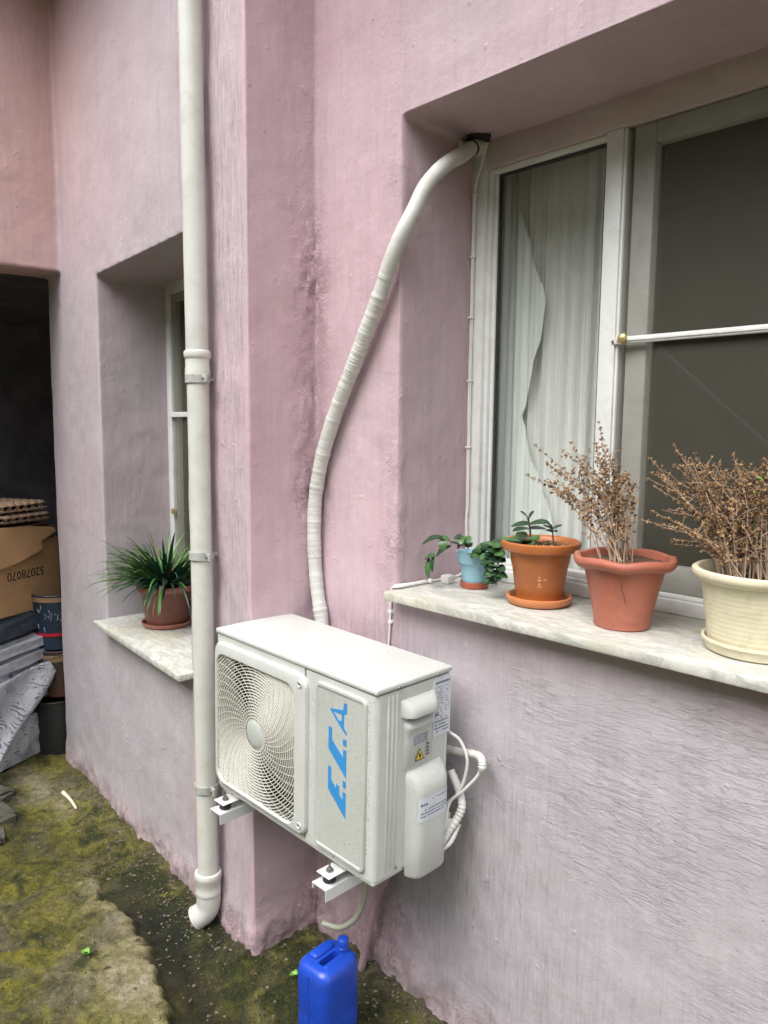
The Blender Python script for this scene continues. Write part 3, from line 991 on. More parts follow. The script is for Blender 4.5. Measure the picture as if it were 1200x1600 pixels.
def leafmesh(mb, base, tip, width, normal=(0, 0, 1), curve=.15, n=5, fold=.12, round_=False):
    base, tip = Vector(base), Vector(tip)
    d = tip - base
    L = d.length
    t = d.normalized()
    nr = Vector(normal); nr = (nr - t * nr.dot(t))
    if nr.length < 1e-4:
        nr = Vector((1, 0, 0)) - t * t.x
    nr.normalize()
    sd_ = t.cross(nr)
    vs, fs = [], []
    for i in range(n + 1):
        q = i / n
        if round_:
            wd = width * math.sin(math.pi * min(1, (q * .93 + .05))) ** .6
        else:
            wd = width * (1 - q ** 2.2) * min(1, .45 + q * 3)
        p = base + d * q + nr * curve * L * math.sin(math.pi * q)
        vs += [p - sd_ * wd + nr * fold * wd, p, p + sd_ * wd + nr * fold * wd]
    for i in range(n):
        a = i * 3
        fs += [(a, a + 1, a + 4, a + 3), (a + 1, a + 2, a + 5, a + 4)]
    mb.add(vs, fs)

# weeds
def weed(x_, y_, sz, lab, k=5):
    t = thing('weed', lab, 'weed', (x_, y_, gz(x_, y_)))
    rr = random.Random(int(x_ * 1000))
    for i in range(k):
        a = i * 6.28 / k + rr.random()
        mb = MB(); leafmesh(mb, (0, 0, .002), (math.cos(a) * sz * .6, math.sin(a) * sz * .6, sz * (.35 + .6 * rr.random())), sz * .28, (0, 0, 1), .2, 5, .15, True)
        o = mb.build('leaf', 'weed', t)
weed(-.995, -.632, .030, 'tiny bright green weed on the pale concrete slab', 4)
weed(-.488, -.212, .026, 'small green weed growing beside the blue jerrycan', 5)

# ------------------------------------------------------------------ downpipe
dp = thing('downpipe', 'tall white plastic drain pipe clamped to the pink pier', 'pipe', AW(.225, .05, 0))
def dpl(z, n=0.0, s_=0.0):
    return Vector((0, 0, z)) + UU * s_ + NN * n
def seg(z0, z1, s0, s1, r=.0345, n=32):
    mb = MB()
    k = 12
    mb.tube([dpl(z0 + (z1 - z0) * i / k, 0, s0 + (s1 - s0) * i / k) for i in range(k + 1)], r, n)
    return mb
seg(1.80, WT - .02, .000, .012, .0345).build('pipe', 'pipe', dp)
seg(.165, 1.815, -.010, .000, .0335).build('pipe', 'pipe', dp)
b = MB()
b.lathe([(.0350, 1.79), (.0375, 1.795), (.0380, 1.80), (.0380, 1.83), (.0366, 1.836), (.0366, 1.860), (.0395, 1.864), (.0410, 1.869), (.0410, 1.880), (.0395, 1.884), (.0350, 1.887)], n=36)
b.build('socket_collar', 'pipe', dp)
# bottom elbow turning out towards the left front
oy = (NN * .80 + UU * .60).normalized()
path = [dpl(.175, 0, -.010), dpl(.12, 0, -.010), dpl(.085, 0, -.010)]
c0 = dpl(.085, 0, -.010)
for a in range(1, 7):
    an = R(a * 10)
    path.append(c0 + oy * .055 * (1 - math.cos(an)) + Vector((0, 0, -.055 * math.sin(an))))
last = path[-1]; dd = (path[-1] - path[-2]).normalized()
path.append(last + dd * .018)
b = MB(); b.tube(path, [.0395] * 3 + [.0385] * 6 + [.0385], 30, cap=False)
b.tube([path[-1] - dd * .008, path[-1]], [.0405, .0405], 30, cap=False)
b.tube([path[-1], path[-1] - dd * .05], [.034, .033], 30, cap=False)
b.build('elbow', 'pipe', dp)
b = MB(); b.lathe([(.0345, .195), (.0425, .193), (.0445, .187), (.0445, .177), (.0425, .172), (.0415, .16), (.0400, .155), (.0400, .135), (.0415, .13), (.0415, .12), (.0395, .116)], n=36, c=(UU.x * -.010, UU.y * -.010, 0))
b.build('socket_collar', 'pipe', dp)
for zc, ss in ((1.800, 0), (1.252, -.004), (.487, -.008)):
    b = MB()
    cc = dpl(0, 0, ss)
    zc2 = zc
    b.lathe([(.0350, zc - .012), (.0385, zc - .012), (.0385, zc + .012), (.0350, zc + .012)], n=32, c=(cc.x, cc.y, 0))
    # side ears and wall stem
    mw = Matrix(((UU.x, NN.x, 0, cc.x), (UU.y, NN.y, 0, cc.y), (0, 0, 1, 0), (0, 0, 0, 1)))
    b.rbox((-.060, -.004, zc - .012), (-.036, .004, zc + .012), .001, 1, mw)
    b.rbox((.036, -.004, zc - .012), (.052, .004, zc + .012), .001, 1, mw)
    b.rbox((-.008, -.052, zc - .005), (.008, -.036, zc + .005), .001, 1, mw)
    co_ = b.build('clamp', 'clamp', dp)
    b = MB(); b.lathe([(0, .005), (.004, .0045), (.0045, 0)], n=10, mat=mw @ Matrix.Translation((-.048, .0045, zc)) @ Matrix.Rotation(R(-90), 4, 'X'))
    b.build('screw', 'screw', co_)

# ------------------------------------------------------------------ air conditioner outdoor unit
acm = Matrix.Translation((0, -.348, 1.068)) @ Matrix.Rotation(R(.97), 4, 'Y') @ Matrix.Rotation(R(.42), 4, 'Z')
AC = thing('air_conditioner', 'cream outdoor air conditioner unit with round fan grille on brackets', 'air conditioner', mw=acm)
W_, H_, D_ = .665, .483, .261
b = MB()
b.rbox((-.262, 0, -.470), (0, D_, -.0180), .016, 5, only='z')
b.rbox((-W_, 0.0, -.470), (-.640, D_, -.0165), .010, 3, only='z')
b.box((-.641, .001, -.0675), (-.261, .010, -.0165))
b.box((-.641, .001, -.470), (-.261, .010, -.4440))
b.box((-.641, .240, -.470), (-.261, D_ - .001, -.0165))
b.rbox((-W_ + .004, .004, -.483), (-.004, D_ - .004, -.4705), .003, 2)
b.build('cabinet', 'cab', AC)
b = MB(); b.rbox((-W_ - .002, -.003, -.0155), (.002, D_ + .002, 0), .006, 4)
b.build('lid', 'cablid', AC)
# side ribs pressed in the right end
for yy in (.036, .050, .064):
    b = MB(); b.rbox((-.002, yy, -.460), (.0022, yy + .006, -.026), .002, 2); b.build('side_rib', 'cab', AC)
b = MB(); b.rbox((-.002, .238, -.200), (.0022, .244, -.455), .001, 1) if False else b.rbox((-.002, .241, -.455), (.0022, .247, -.175), .002, 2)
b.build('side_rib', 'cab', AC)
# shroud plate with round opening, interior, fan
b = MB()
n = 64
vs, fs = [], []
cx, cz = -.467, -.257
for i in range(n):
    an = 2 * math.pi * i / n
    vs.append((cx + .172 * math.cos(an), .046, cz + .172 * math.sin(an)))
    vs.append((cx + .172 * math.cos(an), .09, cz + .172 * math.sin(an)))
    m_ = max(abs(math.cos(an)), abs(math.sin(an)))
    k_ = .19 / m_
    vs.append((cx + k_ * math.cos(an), .046, cz + k_ * math.sin(an)))
for i in range(n):
    j = (i + 1) % n
    fs += [(i * 3, j * 3, j * 3 + 1, i * 3 + 1), (i * 3, i * 3 + 2, j * 3 + 2, j * 3)]
b.add(vs, fs)
b.build('fan_shroud', 'dark', AC)  # near-black colour puts the shade behind the grille into the shroud
b = MB(); b.box((-.64, .225, -.468), (-.262, .2395, -.018)); b.build('condenser_coil', 'fin', AC)
fan = MB()
fan.lathe([(0, 0), (.045, .002), (.05, .01), (.05, .05)], n=32, mat=Matrix.Translation((cx, .060, cz)) @ Matrix.Rotation(R(-90), 4, 'X'))
fo = fan.build('fan', 'fan', AC)
for k in range(3):
    mb = MB(); vs, fs = [], []
    for i in range(9):
        rr_ = .045 + (.160 - .045) * i / 8
        for j in range(7):
            an = k * 2.094 + (j / 6 - .5) * 1.5 + (i / 8) * .55
            vs.append((cx + rr_ * math.cos(an), .066 + .034 * (j / 6), cz + rr_ * math.sin(an)))
    for i in range(8):
        for j in range(6):
            a = i * 7 + j
            fs.append((a, a + 1, a + 8, a + 7))
    mb.add(vs, fs); mb.build('fan_blade', 'fan', fo)
# raised square ring round the grille
def rrect(x0, x1, z0, z1, r, n=8):
    pts = []
    for (cx_, cz_, a0) in ((x1 - r, z1 - r, 0), (x0 + r, z1 - r, 90), (x0 + r, z0 + r, 180), (x1 - r, z0 + r, 270)):
        for i in range(n + 1):
            a = R(a0 + 90 * i / n)
            pts.append((cx_ + r * math.cos(a), cz_ + r * math.sin(a)))
    return pts
def ring_loft(levels, mb, cap_last=False):
    k = len(levels[0][0]); vs = []; fs = []
    for pts, y_ in levels:
        vs += [(p[0], y_, p[1]) for p in pts]
    for l in range(len(levels) - 1):
        for i in range(k):
            j = (i + 1) % k
            fs.append((l * k + i, l * k + j, (l + 1) * k + j, (l + 1) * k + i))
    if cap_last:
        fs.append(tuple((len(levels) - 1) * k + i for i in range(k)))
    mb.add(vs, fs)
gi = lambda d: rrect(-.647 + d, -.287 - d, -.446 + d, -.068 - d, .038)
go_ = lambda d: rrect(-.660 + d, -.240 - d, -.458 + d, -.034 - d, .030)
b = MB()
ring_loft([(go_(0), .001), (go_(.0), -.006), (go_(.003), -.011), (go_(.007), -.0125), (gi(-.003), -.0125), (gi(-.001), -.0105), (gi(0), -.007), (gi(.0), .012)], b)
b.build('grille_frame', 'cablid', AC)
for zz in (-.056, -.432):
    b = MB()
    b.lathe([(.0, -.0005), (.003, -.0005), (.004, -.002), (.0075, -.0035), (.0085, -.002), (.009, .001)], n=20, mat=Matrix.Translation((-.263, -.0120, zz)) @ Matrix.Rotation(R(90), 4, 'X') @ Matrix.Scale(-1, 4, (0, 0, 1)))
    b.build('screw_boss', 'cab', AC)
    b = MB(); b.lathe([(0, .002), (.003, .0015), (.0034, 0)], n=10, mat=Matrix.Translation((-.263, -.0126, zz)) @ Matrix.Rotation(R(90), 4, 'X')); b.build('screw', 'screw', AC)
# the grille: fine concentric fins crossed by swirling spokes
def inside(xx, zz, d=0.0):
    x0, x1, z0, z1, r = -.647 + d, -.287 - d, -.446 + d, -.068 - d, .038
    if xx < x0 or xx > x1 or zz < z0 or zz > z1:
        return False
    qx = max(x0 + r - xx, 0, xx - (x1 - r)); qz = max(z0 + r - zz, 0, zz - (z1 - r))
    return qx * qx + qz * qz <= r * r
b = MB()
cx, cz = -.467, -.257
rad = .0475
while rad < .27:
    n = max(72, int(rad * 900))
    n = min(n, 168)
    th, y0, y1 = .00105, -.0068, -.0014
    for i in range(n):
        a0, a1 = 2 * math.pi * i / n, 2 * math.pi * (i + 1) / n
        p0 = (cx + rad * math.cos(a0), cz + rad * math.sin(a0)); p1 = (cx + rad * math.cos(a1), cz + rad * math.sin(a1))
        if not (inside(*p0, -.002) and inside(*p1, -.002)):
            continue
        vv = []
        for a in (a0, a1):
            for rr_, yy in ((rad - th, y0), (rad + th, y0), (rad + th, y1), (rad - th, y1)):
                vv.append((cx + rr_ * math.cos(a), yy, cz + rr_ * math.sin(a)))
        b.add(vv, [(0, 1, 5, 4), (1, 2, 6, 5), (2, 3, 7, 6), (3, 0, 4, 7)])
    rad += .0084
b.build('fan_grille', 'grille', AC)
b = MB()
NS = 40
for k in range(NS):
    a0 = 2 * math.pi * k / NS
    run = []
    runs = []
    for i in range(40):
        rr_ = .040 + .24 * i / 39
        a = a0 + .95 * ((rr_ - .04) / .23) ** .85
        p = (cx + rr_ * math.cos(a), cz + rr_ * math.sin(a))
        if inside(*p, -.002):
            run.append((p[0], p[1]))
        else:
            break
    for i in range(len(run) - 1):
        (xa, za), (xb, zb) = run[i], run[i + 1]
        dx, dz = xb - xa, zb - za
        L = math.hypot(dx, dz); nx_, nz_ = -dz / L * .0007, dx / L * .0007
        b.add([(xa - nx_, -.0060, za - nz_), (xa + nx_, -.0060, za + nz_), (xa + nx_, -.0046, za + nz_), (xa - nx_, -.0046, za - nz_),
               (xb - nx_, -.0060, zb - nz_), (xb + nx_, -.0060, zb + nz_), (xb + nx_, -.0046, zb + nz_), (xb - nx_, -.0046, zb - nz_)],
              [(0, 1, 5, 4), (1, 2, 6, 5), (2, 3, 7, 6), (3, 0, 4, 7)])
b.build('grille_spokes', 'grille', AC)
b = MB(); b.lathe([(0, .0105), (.02, .010), (.034, .008), (.041, .004), (.0425, 0), (.0425, -.004)], n=40, mat=Matrix.Translation((cx, 0, cz)) @ Matrix.Rotation(R(90), 4, 'X'))
b.build('grille_hub', 'panel', AC)
# front panel with raised rounded rim
b = MB()
po = lambda d, r=.016: rrect(-.2085 + d, -.0275 - d, -.4585 + d, -.0315 - d, max(.003, r - d), 6)
ring_loft([(po(0), .001), (po(0), -.004), (po(.002), -.0075), (po(.005), -.0085), (po(.009), -.0080), (po(.012), -.0055)], b, True)
fp = b.build('front_panel', 'panel', AC, angle=28)
YP = -.0055
# logo letters, traced as flat print; K maps zoomed pixels of the photo's print to panel metres
def LP(a, c):
    # a: 0 (letter tops, left) .. 1 (baseline, right) ; c: distance in reading direction (up)
    return (-.158 + .065 * a, YP - .0006, c)
def flat(mb, pts, thick=.0006):
    k = len(pts)
    vs = [tuple(p) for p in pts] + [(p[0], p[1] + thick, p[2]) for p in pts]
    mb.add(vs, [tuple(range(k))] + [(i, (i + 1) % k, (i + 1) % k + k, i + k) for i in range(k)])
def lg(pts):
    # pts given in pixels of the enlarged logo: x 172..358 across, y 240..1470 downwards
    return [LP((x_ - 172) / 186.0, -.058 - (y_ - 240) / 1230.0 * .288) for x_, y_ in pts]
letters = [
    [[(172, 985), (204, 985), (206, 1120), (258, 1195), (258, 1140), (290, 1150), (292, 1235), (326, 1275), (326, 1190), (358, 1190), (358, 1470), (172, 1240)]],
    [[(325, 1070), (358, 1070), (358, 1140), (325, 1140)]],
    [[(172, 560), (208, 560), (210, 690), (325, 822), (325, 735), (358, 735), (358, 1035), (172, 800)]],
    [[(322, 625), (358, 625), (358, 695), (322, 695)]],
    [[(180, 362), (320, 322), (326, 250), (358, 240), (358, 348), (330, 368), (305, 378), (225, 378), (225, 388), (195, 385)],
     [(195, 385), (225, 388), (282, 455), (305, 440), (305, 378), (330, 368), (330, 512), (358, 545), (358, 578), (300, 520)]],
]
for L in letters:
    b = MB()
    for poly in L:
        flat(b, lg(poly))
    b.build('logo', 'logo', fp, smooth=False)
b = MB()
b.lathe([(.0055, 0), (.0055, .0004), (.0068, .0004), (.0068, 0)], n=20, mat=Matrix.Translation((-.149, YP - .0002, -.050)) @ Matrix.Rotation(R(90), 4, 'X'))
b.build('logo', 'silver', fp, smooth=False)
# valve cover on the right end
def lathe_poly(levels, mb, cap0=True, cap1=True):
    k = len(levels[0]); vs = []; fs = []
    for l in levels:
        vs += l
    for i in range(len(levels) - 1):
        for j in range(k - 1):
            fs.append((i * k + j, i * k + j + 1, (i + 1) * k + j + 1, (i + 1) * k + j))
    if cap0: fs.append(tuple(range(k))[::-1])
    if cap1: fs.append(tuple((len(levels) - 1) * k + j for j in range(k)))
    mb.add(vs, fs)
def cprof(y0, y1, dpt, n=14):
    out = []
    for i in range(n + 1):
        q = i / n
        yy = y0 + (y1 - y0) * q
        k_ = 1 - abs(2 * q - 1) ** 6.0
        out.append((yy, dpt * k_ ** .75))
    return out
b = MB()
lv_ = []
for zz, sc_, ya, yb in ((-.498, .88, .108, .230), (-.490, 1.0, .105, .234), (-.40, 1.0, .104, .235), (-.285, 1.0, .103, .236), (-.268, .97, .102, .237), (-.252, .78, .101, .236), (-.240, .52, .102, .234), (-.232, .22, .105, .230), (-.229, .06, .109, .226)):
    lv_.append([(dx_ * sc_, yy, zz) for yy, dx_ in cprof(ya, yb, .036)])
lathe_poly(lv_, b)
vc = b.build('valve_cover', 'cab', AC, angle=60)
# hood of the hand grip and lower lip
b = MB()
lv_ = []
for zz, sc_ in ((-.086, 1.0), (-.082, 1.02), (-.070, .95), (-.060, .75), (-.050, .35), (-.046, .05)):
    lv_.append([(dx_ * sc_, yy, zz) for yy, dx_ in cprof(.080, .198, .030)])
lathe_poly(lv_, b, cap0=False)
b.build('grip_hood', 'cab', AC, angle=60)
b = MB()
lv_ = []
for zz, sc_ in ((-.222, .0), (-.215, .30), (-.150, .40), (-.128, .55), (-.120, .9), (-.114, 1.0), (-.108, .8), (-.100, .1)):
    lv_.append([(max(.0006, dx_ * sc_), yy, zz) for yy, dx_ in cprof(.090, .192, .018)])
lathe_poly(lv_, b)
b.build('grip_plate', 'cab', AC, angle=60)
b = MB(); b.box((-.001, .105, -.104), (.0006, .190, -.070)); b.build('grip_shade', 'fan', AC)  # dark plate; the shade of the grip hollow is in its colour
# stickers
b = MB(); b.box((.0, .194, -.170), (.0016, .2585, -.0235)); lab = b.build('rating_label', 'label', AC, smooth=False)
b = MB(); rr2 = random.Random(2)
def textrow(mb, X, y0, y1, z_, h, dens=.7, thick=.0004):
    yy = y0
    while yy < y1:
        wd = rr2.uniform(.002, .007) * (h / .003)
        if rr2.random() < dens:
            mb.box((X, yy, z_), (X + thick, min(yy + wd, y1), z_ + h))
        yy += wd + .0012
textrow(b, .0015, .200, .252, -.036, .005, .95)
for i in range(15):
    textrow(b, .0015, .199, .232, -.046 - i * .0058, .0020, .55)
    textrow(b, .0015, .238, .252, -.046 - i * .0058, .0020, .6)
textrow(b, .0015, .199, .215, -.118, .006, 1)
for i in range(4):
    textrow(b, .0015, .199, .252, -.135 - i * .0085, .0034, .9)
b.build('print', 'ink', lab, smooth=False)
def XS(yy, zz):
    return .0075
b = MB(); b.box((.0076, .118, -.166), (.0082, .170, -.140)); wl = b.build('warning_label', 'silver', AC, smooth=False)
b = MB()
for i in range(5):
    textrow(b, .0081, .120, .168, -.145 - i * .0048, .0018, .75)
b.build('print', 'ink', wl, smooth=False)
def tri(mb, X, yc, zc, s_, th=.0005):
    vs = [(X, yc - s_ / 2, zc - s_ * .4), (X, yc + s_ / 2, zc - s_ * .4), (X, yc, zc + s_ * .48)]
    vs += [(X + th, a[1], a[2]) for a in vs]
    mb.add(vs, [(0, 2, 1), (3, 4, 5), (0, 1, 4, 3), (1, 2, 5, 4), (2, 0, 3, 5)])
b = MB(); tri(b, .0078, .141, -.194, .034); ts = b.build('warning_triangle', 'inkb', AC, smooth=False)
b = MB(); tri(b, .0084, .141, -.194, .026); b.build('triangle_field', 'yellow', ts, smooth=False)
b = MB()
fl = [(-.003, -.0075), (.003, -.0075), (.0045, -.003), (.003, .001), (.0035, .004), (.0008, .0015), (-.0005, .0065), (-.003, .001), (-.0045, -.003)]
b.add([(.0090, .141 + a, -.194 + c + .0005) for a, c in fl], [tuple(range(len(fl)))])
b.build('flame_symbol', 'inkb', ts, smooth=False)
b = MB()
for i in range(4):
    textrow(b, .0078, .164, .174, -.176 - i * .009, .005, .9)
b.build('print', 'ink', wl, smooth=False)
# curved sticker on the valve cover
b = MB(); vs = []; fs = []
pr = [p for p in cprof(.103, .236, .036, 40) if .113 < p[0] < .2315]
for yy, dx_ in pr:
    vs += [(dx_ + .0007, yy, -.352), (dx_ + .0007, yy, -.292)]
for i in range(len(pr) - 1):
    fs.append((2 * i, 2 * i + 2, 2 * i + 3, 2 * i + 1))
b.add(vs, fs); cl_ = b.build('sticker', 'label', vc)
b = MB()
def curved(mb, y0, y1, zc, h):
    yy = y0
    while yy < y1:
        wd = rr2.uniform(.003, .009)
        if rr2.random() < .75:
            d0 = float(np.interp(yy, [p[0] for p in pr], [p[1] for p in pr])) + .0011
            d1 = float(np.interp(yy + wd, [p[0] for p in pr], [p[1] for p in pr])) + .0011
            mb.add([(d0, yy, zc), (d1, yy + wd, zc), (d1, yy + wd, zc + h), (d0, yy, zc + h)], [(0, 1, 2, 3)])
        yy += wd + .002
curved(b, .122, .150, -.312, .006)
for i in range(3):
    curved(b, .122, .222, -.324 - i * .008, .003)
curved(b, .150, .222, -.302, .0025)
b.build('print', 'ink', cl_, smooth=False)
# screws of lid and end panel
for (yy, zz) in ((.071, -.0105), (.208, -.0105), (.072, -.458)):
    b = MB(); b.lathe([(0, .003), (.0032, .0025), (.0038, 0)], n=10, mat=Matrix.Translation((.002, yy, zz)) @ Matrix.Rotation(R(90), 4, 'Y')); b.build('screw', 'screw', AC)
for (xx, zz) in ((-.14, -.464), (-.56, -.464)):
    b = MB(); b.lathe([(0, .003), (.003, .0025), (.0035, 0)], n=10, mat=Matrix.Translation((xx, .0005, zz)) @ Matrix.Rotation(R(90), 4, 'X')); b.build('screw', 'screw', AC)
# small valve block at the rear lower corner
b = MB(); b.rbox((.000, .236, -.455), (.020, .262, -.40), .004, 2); b.rbox((.001, .24, -.40), (.012, .262, -.385), .003, 2); b.build('service_valve', 'cab', AC)
# feet
FX = (-.600, -.137)
for fx in FX:
    b = MB(); b.rbox((fx - .024, -.038, -.4985), (fx + .024, .06, -.4955), .0014, 1)
    b.rbox((fx - .018, .0601, -.4985), (fx + .018, .23, -.4835), .0014, 1)
    b.build('foot', 'bracket', AC)
# rain drops on the front panel and the lid
b = MB(); rr3 = random.Random(9)
def dropm(mb, c, r, ax):
    n_ = 7
    vs = []; fs = []
    for lvl, (k1, k2) in enumerate(((1, 0), (.75, .45))):
        for j in range(n_):
            a = 6.283 * j / n_
            e1, e2 = math.cos(a) * r * k1, math.sin(a) * r * k1
            h = r * k2
            vs.append((c[0] + e1, c[1] - h, c[2] + e2) if ax == 'y' else ((c[0] + e1, c[1] + e2, c[2] + h) if ax == 'z' else (c[0] + h, c[1] + e1, c[2] + e2)))
    h = r * .62
    vs.append((c[0], c[1] - h, c[2]) if ax == 'y' else ((c[0], c[1], c[2] + h) if ax == 'z' else (c[0] + h, c[1], c[2])))
    for j in range(n_):
        k_ = (j + 1) % n_
        fs += [(j, k_, n_ + k_, n_ + j), (n_ + j, n_ + k_, 2 * n_)]
    mb.add(vs, fs)
for i in range(900):
    dropm(b, (rr3.uniform(-.198, -.038), YP, rr3.uniform(-.448, -.045)), rr3.choice((.0006, .0006, .0008, .001, .0014)), 'y')
for i in range(120):
    dropm(b, (rr3.uniform(-.64, -.01), rr3.uniform(.0, .25), .0), rr3.choice((.0006, .0009, .0012)), 'z')
for i in range(420):
    dropm(b, (rr3.choice((rr3.uniform(-.235, -.212), rr3.uniform(-.026, -.017))), 0, rr3.uniform(-.46, -.03)), rr3.choice((.0006, .0009, .0013)), 'y')
dr = b.build('water_drops', 'drop', AC)
dr['kind'] = 'stuff'

# brackets
def bracket(fx, lab):
    p0 = acm @ Vector((fx, -.015, -.52))
    t = thing('wall_bracket', lab, 'bracket', p0, 'air conditioner wall brackets')
    yb = -p0.y - .004
    b = MB()
    b.box((-.026, -.034, -.003), (.026, yb, .0))
    b.box((.0235, -.034, -.030), (.026, yb, -.0031))
    b.box((-.026, -.034, -.016), (-.0235, yb, -.0031))
    b.build('arm', 'bracket', t, smooth=False)
    b = MB(); b.rbox((-.028, yb - .004, -.028), (.028, yb + .001, .30), .001, 1)
    b.build('wall_plate', 'bracket', t)
    b = MB(); b.lathe([(.0, .0205), (.015, .0205), (.0165, .0195), (.0165, .0015), (.015, .0002), (0, .0002)], n=24); b.build('rubber_pad', 'black', t)
    b = MB(); b.cyl((0, 0, .0206), (0, 0, .050), .0028, 10)
    b.lathe([(0, .034), (.007, .034), (.007, .029), (0, .029)], n=6)
    b.lathe([(.0028, .0288), (.0095, .0288), (.0095, .0275), (.0028, .0275)], n=18)
    b.build('bolt', 'screw', t)
bracket(FX[0], 'white steel bracket under the left end of the air conditioner')
bracket(FX[1], 'white steel bracket under the right end of the air conditioner')

# ------------------------------------------------------------------ wrapped refrigerant line up the wall
ho = thing('insulated_hose', 'thick white taped hose curving up wall to hole above window', 'hose', (0, 0, 0))
pts = [(-.572, -.040, .98), (-.580, -.030, 1.048), (-.608, -.028, 1.175), (-.620, -.028, 1.315), (-.614, -.028, 1.435), (-.583, -.029, 1.555), (-.535, -.03, 1.662), (-.486, -.03, 1.754), (-.437, -.03, 1.834),
       (-.387, -.03, 1.92), (-.328, -.03, 2.025), (-.276, -.03, 2.126), (-.237, -.008, 2.213), (-.222, .035, 2.298), (-.229, .12, 2.371), (-.238, .19, 2.412), (-.249, .245, 2.448)]
sp_ = smoothpath(pts, 34)
acc = 0; rads = []; prev = None
rr4 = random.Random(5)
ph = 0
for i, p in enumerate(sp_):
    if prev is not None:
        acc += (p - prev).length
    prev = p
    q = i / len(sp_)
    tight = 1.0 if q < .62 else .25
    base_r = .0207 + .0004 * math.sin(acc * 21) + .0004 * math.sin(acc * 63 + 1)
    fr = (acc / .0095) % 1
    rads.append(base_r + tight * .0019 * (1 - fr) + (.0010 if (acc / .055) % 1 < .18 and q < .66 else 0))
b = MB(); b.tube(sp_, rads, 22)
b.build('taped_sleeve', 'tape', ho, angle=70)
for t_ in (.645, .60, .555, .51, .47):
    b = MB()
    i = int(t_ * len(sp_))
    d_ = (sp_[i + 1] - sp_[i - 1]).normalized()
    tl = (d_ + Vector((rr4.uniform(-.25, .25), 0, rr4.uniform(-.25, .25)))).normalized()
    b.tube([sp_[i] - tl * .0012, sp_[i] + tl * .0012], [.0232, .0228], 22, cap=False)
    b.build('tape_edge', 'tape', ho)
b = MB(); b.tube([(-.249, .24, 2.445), (-.252, .262, 2.455)], .0215, 20); b.build('tape_gap', 'black', ho)
b = MB(); b.tube([(-.251, .255, 2.452), (-.257, .30, 2.476)], [.024, .028], 20); b.build('sleeve_collar', 'tape', ho)
b = MB(); b.tube([(-.274, .235, 2.446), (-.27, .275, 2.474)], [.006, .006], 8); b.rbox((-.281, .225, 2.44), (-.270, .262, 2.472), .003, 1); b.build('tie_clip', 'cable', ho)
# ragged black plate on the soffit corner; its colour stands for the hole's shade
b = MB()
vs = []; fs = []
for i in range(14):
    a = 6.283 * i / 14
    vs.append((-.240 + .046 * math.cos(a) * rr4.uniform(.6, 1.1), .262 + .036 * math.sin(a) * rr4.uniform(.7, 1.1), 2.4705))
vs2 = [(v[0], v[1], 2.478) for v in vs]
b.add(vs + vs2, [tuple(range(14))[::-1]] + [(i, (i + 1) % 14, (i + 1) % 14 + 14, i + 14) for i in range(14)])
b.build('pipe_hole_shade', 'black', house, smooth=False)

# cable running down the window frame, along the sill and down behind the unit
cb = thing('cable', 'thin white cable clipped down window frame and along the sill', 'cable', (0, 0, 0))
cp = [(-.232, .293, 2.462), (-.246, .291, 2.42), (-.268, .29, 2.352), (-.272, .291, 2.25), (-.272, .290, 2.14), (-.273, .291, 1.96), (-.273, .290, 1.75), (-.273, .291, 1.60), (-.272, .290, 1.40), (-.271, .290, 1.26),
      (-.272, .270, 1.214), (-.272, .20, 1.209), (-.271, .11, 1.210), (-.272, .04, 1.209), (-.276, -.004, 1.210), (-.292, -.0105, 1.206), (-.297, -.0095, 1.17), (-.300, -.0085, 1.12), (-.305, -.009, 1.04), (-.31, -.010, .96)]
b = MB(); b.tube(smoothpath(cp, 8), .0034, 8); b.build('cable_run', 'cable', cb)
b = MB(); b.tube(smoothpath([(p[0] + .006, p[1] - .001, p[2]) for p in cp[1:9]], 6), .0018, 6); b.build('cable_run', 'cable', cb)
for (xx, yy, zz) in ((-.270, .291, 2.335), (-.272, .29, 2.16), (-.273, .29, 1.985), (-.273, .29, 1.80), (-.273, .29, 1.60)):
    b = MB(); b.rbox((xx - .008, yy - .006, zz - .003), (xx + .008, yy + .009, zz + .003), .0015, 2); b.build('clip', 'cable', cb)
for (xx, yy, zz) in ((-.299, -.008, 1.135), (-.2985, -.008, 1.105)):
    b = MB(); b.rbox((xx - .008, yy - .005, zz - .005), (xx + .006, yy + .009, zz + .005), .002, 2); b.build('clip', 'cable', cb)
b = MB(); b.rbox((-.277, .120, 1.2045), (-.262, .134, 1.217), .003, 2); b.build('clip', 'cable', cb)
b = MB(); b.tube(smoothpath([(-.2715, .105, 1.2125), (-.272, .06, 1.2115), (-.274, .02, 1.2125), (-.287, -.006, 1.211)], 6), .0055, 8); b.build('cable_sleeve', 'cable', cb)
# tiny socket box behind the blue pot
b = MB(); b.rbox((-.252, .150, ZS_B), (-.222, .182, ZS_B + .024), .004, 2)
tag(b.build('junction_block', 'cable'), 'small white cable block on the sill beside light blue pot', 'cable block')

